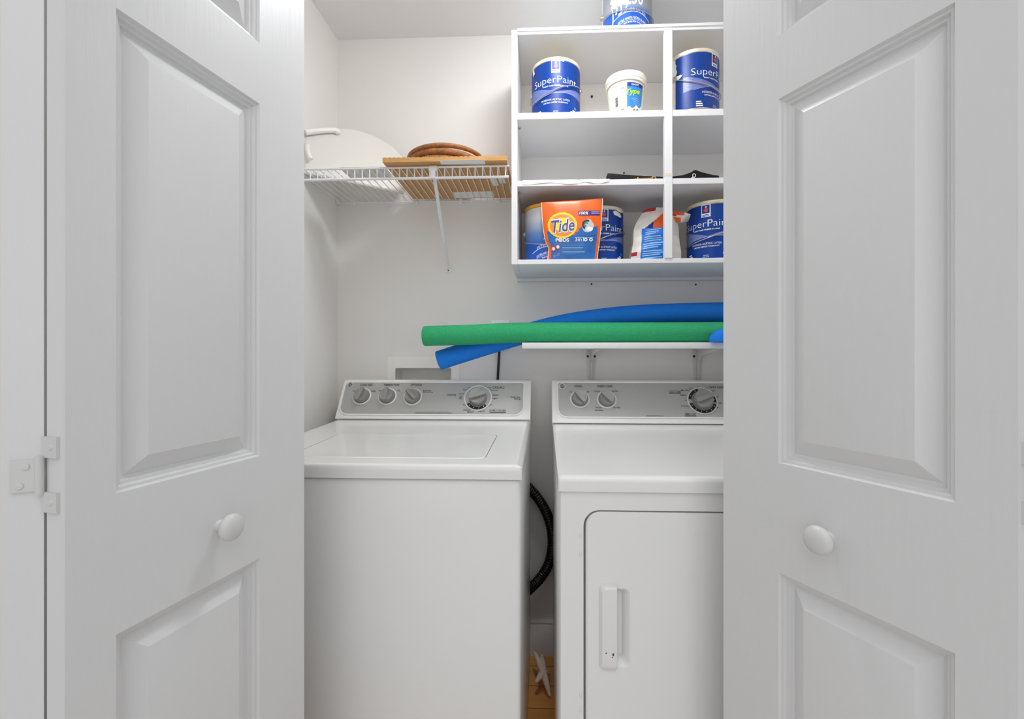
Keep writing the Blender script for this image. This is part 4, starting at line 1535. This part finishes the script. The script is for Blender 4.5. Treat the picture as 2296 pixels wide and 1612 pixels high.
# brass rod with loop
mb = MB()
gp = [(can_x(1385, 1.482), 1.482, Z_2 + .003), (can_x(1410, 1.482), 1.484, Z_2 + .0045), (can_x(1430, 1.484), 1.486, Z_2 + .0065), (can_x(1450, 1.486), 1.488, Z_2 + .0085), (can_x(1463, 1.488), 1.489, Z_2 + .010)]
mb.tube(spline(gp, 6), [.0012 + .0016 * min(1, i / 10) for i in range(25)], None, 8)
lc = Vector((can_x(1466, 1.489), 1.489, Z_2 + .0105))
mb.tube([lc + Vector((.0065 * math.cos(a * PI / 10), 0, .0045 * math.sin(a * PI / 10))) for a in range(20)], .0017, None, 8, closed=True)
mb.tube([(can_x(1429, 1.484), 1.4845, Z_2 + .002), (can_x(1431, 1.484), 1.4855, Z_2 + .012)], .0026, None, 8)
tag(mb.build('brass_rod', M_GOLD, smooth=1.0), 'thin brass rod with a small loop end in front of the black case', 'rod')


# loose white papers
def paper(name, u0, u1, y0, y1, bump_at, h, seed, label):
    rnd = random.Random(seed)
    x0, x1 = can_x(u0, y0), can_x(u1, y0)
    mb_ = MB()

    def s(u, v):
        z = Z_2 + .0012 + .0012 * (1 + math.sin(u * 9 + seed)) + h * math.exp(-((u - bump_at) / .10) ** 2) * (1 - .3 * v) + .002 * v
        if v < .34:
            k = (.34 - v) / .34
            return Vector((x0 + (x1 - x0) * u, 1.4635 + .0008 * math.sin(u * 13), Z_2 + .0012 - k * (.012 + .003 * math.sin(u * 8 + seed))))
        return Vector((x0 + (x1 - x0) * u, 1.4635 + (y1 - 1.4635) * (v - .34) / .66, z))
    mb_.grid(s, 40, 6)
    mb_.grid(lambda u, v: s(u, v) + Vector((0, .0005, -.0006)), 40, 6)
    return tag(mb_.build(name, M_PAPER, smooth=1.2, fixn=False), label, 'paper')


paper('paper_sheet', 1173, 1296, 1.474, 1.60, .29, .013, 1, 'crumpled white paper at the left end of the middle cabinet shelf')
paper('paper_sheet', 1299, 1366, 1.476, 1.53, .92, .006, 3, 'flat white paper strip between the crumpled paper and the black case')

# ================================================================ NOODLE SHELF
NZ = 1.183
NY = 1.50
nx0 = at_y(1170.5, 770, NY).x
ns_ = thing('bracket_shelf', 'long narrow white shelf board on two brackets above the dryer', 'shelf', (.36, YW, NZ))
mb = MB()
mb.box(nx0, XR - .002, NY, YW - .0005, NZ - .0195, NZ, None, .0016, 2)
mb.build('board', M_WHITE, ns_)
for u in (1325.5, 1563.5):
    c = at_y(u, 800, YW)
    mb = MB()
    zt = NZ - .0200
    mb.prism([(c.x - .019, zt), (c.x + .019, zt), (c.x + .018, zt - .045), (c.x + .010, zt - .165), (c.x - .010, zt - .165), (c.x - .018, zt - .045)], 'y', YW - .003, YW - .0004, None, .0008, 1)
    mb.prism([(YW - .003, zt), (NY + .05, zt), (NY + .05, zt - .006), (YW - .05, zt - .022), (YW - .014, zt - .05), (YW - .006, zt - .16), (YW - .003, zt - .16)], 'x', c.x - .0045, c.x + .0045, None, .0012, 2)
    mb.prism([(c.x - .012, YW - .003), (c.x + .012, YW - .003), (c.x + .008, NY + .05), (c.x - .008, NY + .05)], 'z', zt - .0022, zt - .0003, None)
    b_ = mb.build('bracket', M_HW, ns_)
    for dx in (-.0135, .0135):
        mb = MB()
        zc_ = at_y(u, 799, YW).z
        mb.tube([(c.x + dx, YW - .0050, zc_), (c.x + dx, YW - .0028, zc_)], .0045, None, 14)
        mb.build('screw', M_BLACK, b_)

NR = .0345


def noodle(pts, label, m, r=NR):
    mb_ = MB()
    sp = spline(pts, 14)
    n = 28
    # foam tube with rounded rims and a bore
    rings_, prev = [], None
    N = len(sp)

    def frame_at(i):
        tt = (sp[min(i + 1, N - 1)] - sp[max(i - 1, 0)]).normalized()
        xx = Vector((0, 0, 1)).cross(tt).normalized()
        return tt, xx, tt.cross(xx)
    for i in range(N):
        tt, xx, yy = frame_at(i)
        prof_ = [(sp[i], r)]
        if i == 0:
            prof_ = [(sp[0] + tt * .03, r * .32), (sp[0], r * .34), (sp[0], r * .84), (sp[0] + tt * .0016, r * .95), (sp[0] + tt * .005, r)]
        if i == N - 1:
            prof_ = [(sp[i] - tt * .005, r), (sp[i] - tt * .0016, r * .95), (sp[i], r * .84), (sp[i], r * .34), (sp[i] - tt * .03, r * .32)]
        for c_, q in prof_:
            rings_.append([c_ + (xx * math.cos(2 * PI * k / n) + yy * math.sin(2 * PI * k / n)) * q for k in range(n)])
    mb_.loft(rings_, None, cap0=True, cap1=True)
    return tag(mb_.build('pool_noodle', m, smooth=.9), label, 'pool noodle', 'pool noodles on the bracket shelf')


GY = 1.547
noodle([at_y(950, 753.5, GY), at_y(1050, 750.5, GY), (at_y(1170, 748, GY).x, GY, NZ + NR + .0006), (at_y(1400, 745, GY).x, GY, NZ + NR + .0006), (.69, GY, NZ + NR + .0006)],
       'green foam pool noodle lying straight along the front of the bracket shelf', M_FGREEN)
BY = 1.628
noodle([at_y(982, 809, 1.60), at_y(1060, 784, 1.612), at_y(1165, 752, BY), at_y(1230, 734, BY), at_y(1300, 720, BY), at_y(1400, 708, 1.625), at_y(1500, 702.5, 1.62), at_y(1620, 700, 1.615), (.72, 1.615, 1.290)],
       'long curved blue pool noodle behind and above the green one', M_FBLUE)
mb = MB()
c = Vector((at_y(1642, 760, 1.482).x, 1.4825, NZ + .0004))
prof = [(.001, 0), (.90, 0), (.985, .02), (1.0, .10), (.985, .26), (.93, .46), (.82, .66), (.62, .85), (.35, .965), (.001, 1.0)]
mb.loft([[c + Vector((.0735 * r_ * math.cos(k * PI / 20), .0275 * r_ * math.sin(k * PI / 20), .046 * h_)) for k in range(40)] for r_, h_ in prof], None)
tag(mb.build('foam_piece', M_FBLUE, smooth=.9), 'rounded blue foam piece in front of the green noodle at the right door', 'foam')

# ================================================================ CEILING LIGHT
LX, LY = .06, 1.13
cl = thing('ceiling_light', 'round white bowl light on the closet ceiling in front of the wall cabinet', 'ceiling light', (LX, LY, ZC))
mb = MB()
mb.lathe([(.001, -.0005), (.142, -.0005), (.146, -.008), (.146, -.040), (.141, -.043), (.134, -.040), (.001, -.034)], (LX, LY, ZC), None, 56)
mb.build('housing', M_HW, cl, smooth=.6)
mb = MB()
mb.lathe([(.133 * math.sin(a), -.036 + .066 * math.cos(a)) for a in [math.radians(90 + 90 * k / 16) for k in range(16)]] + [(.001, -.102)], (LX, LY, ZC), None, 48)
mb.build('glass_bowl', M_GLOW, cl, smooth=1.2)
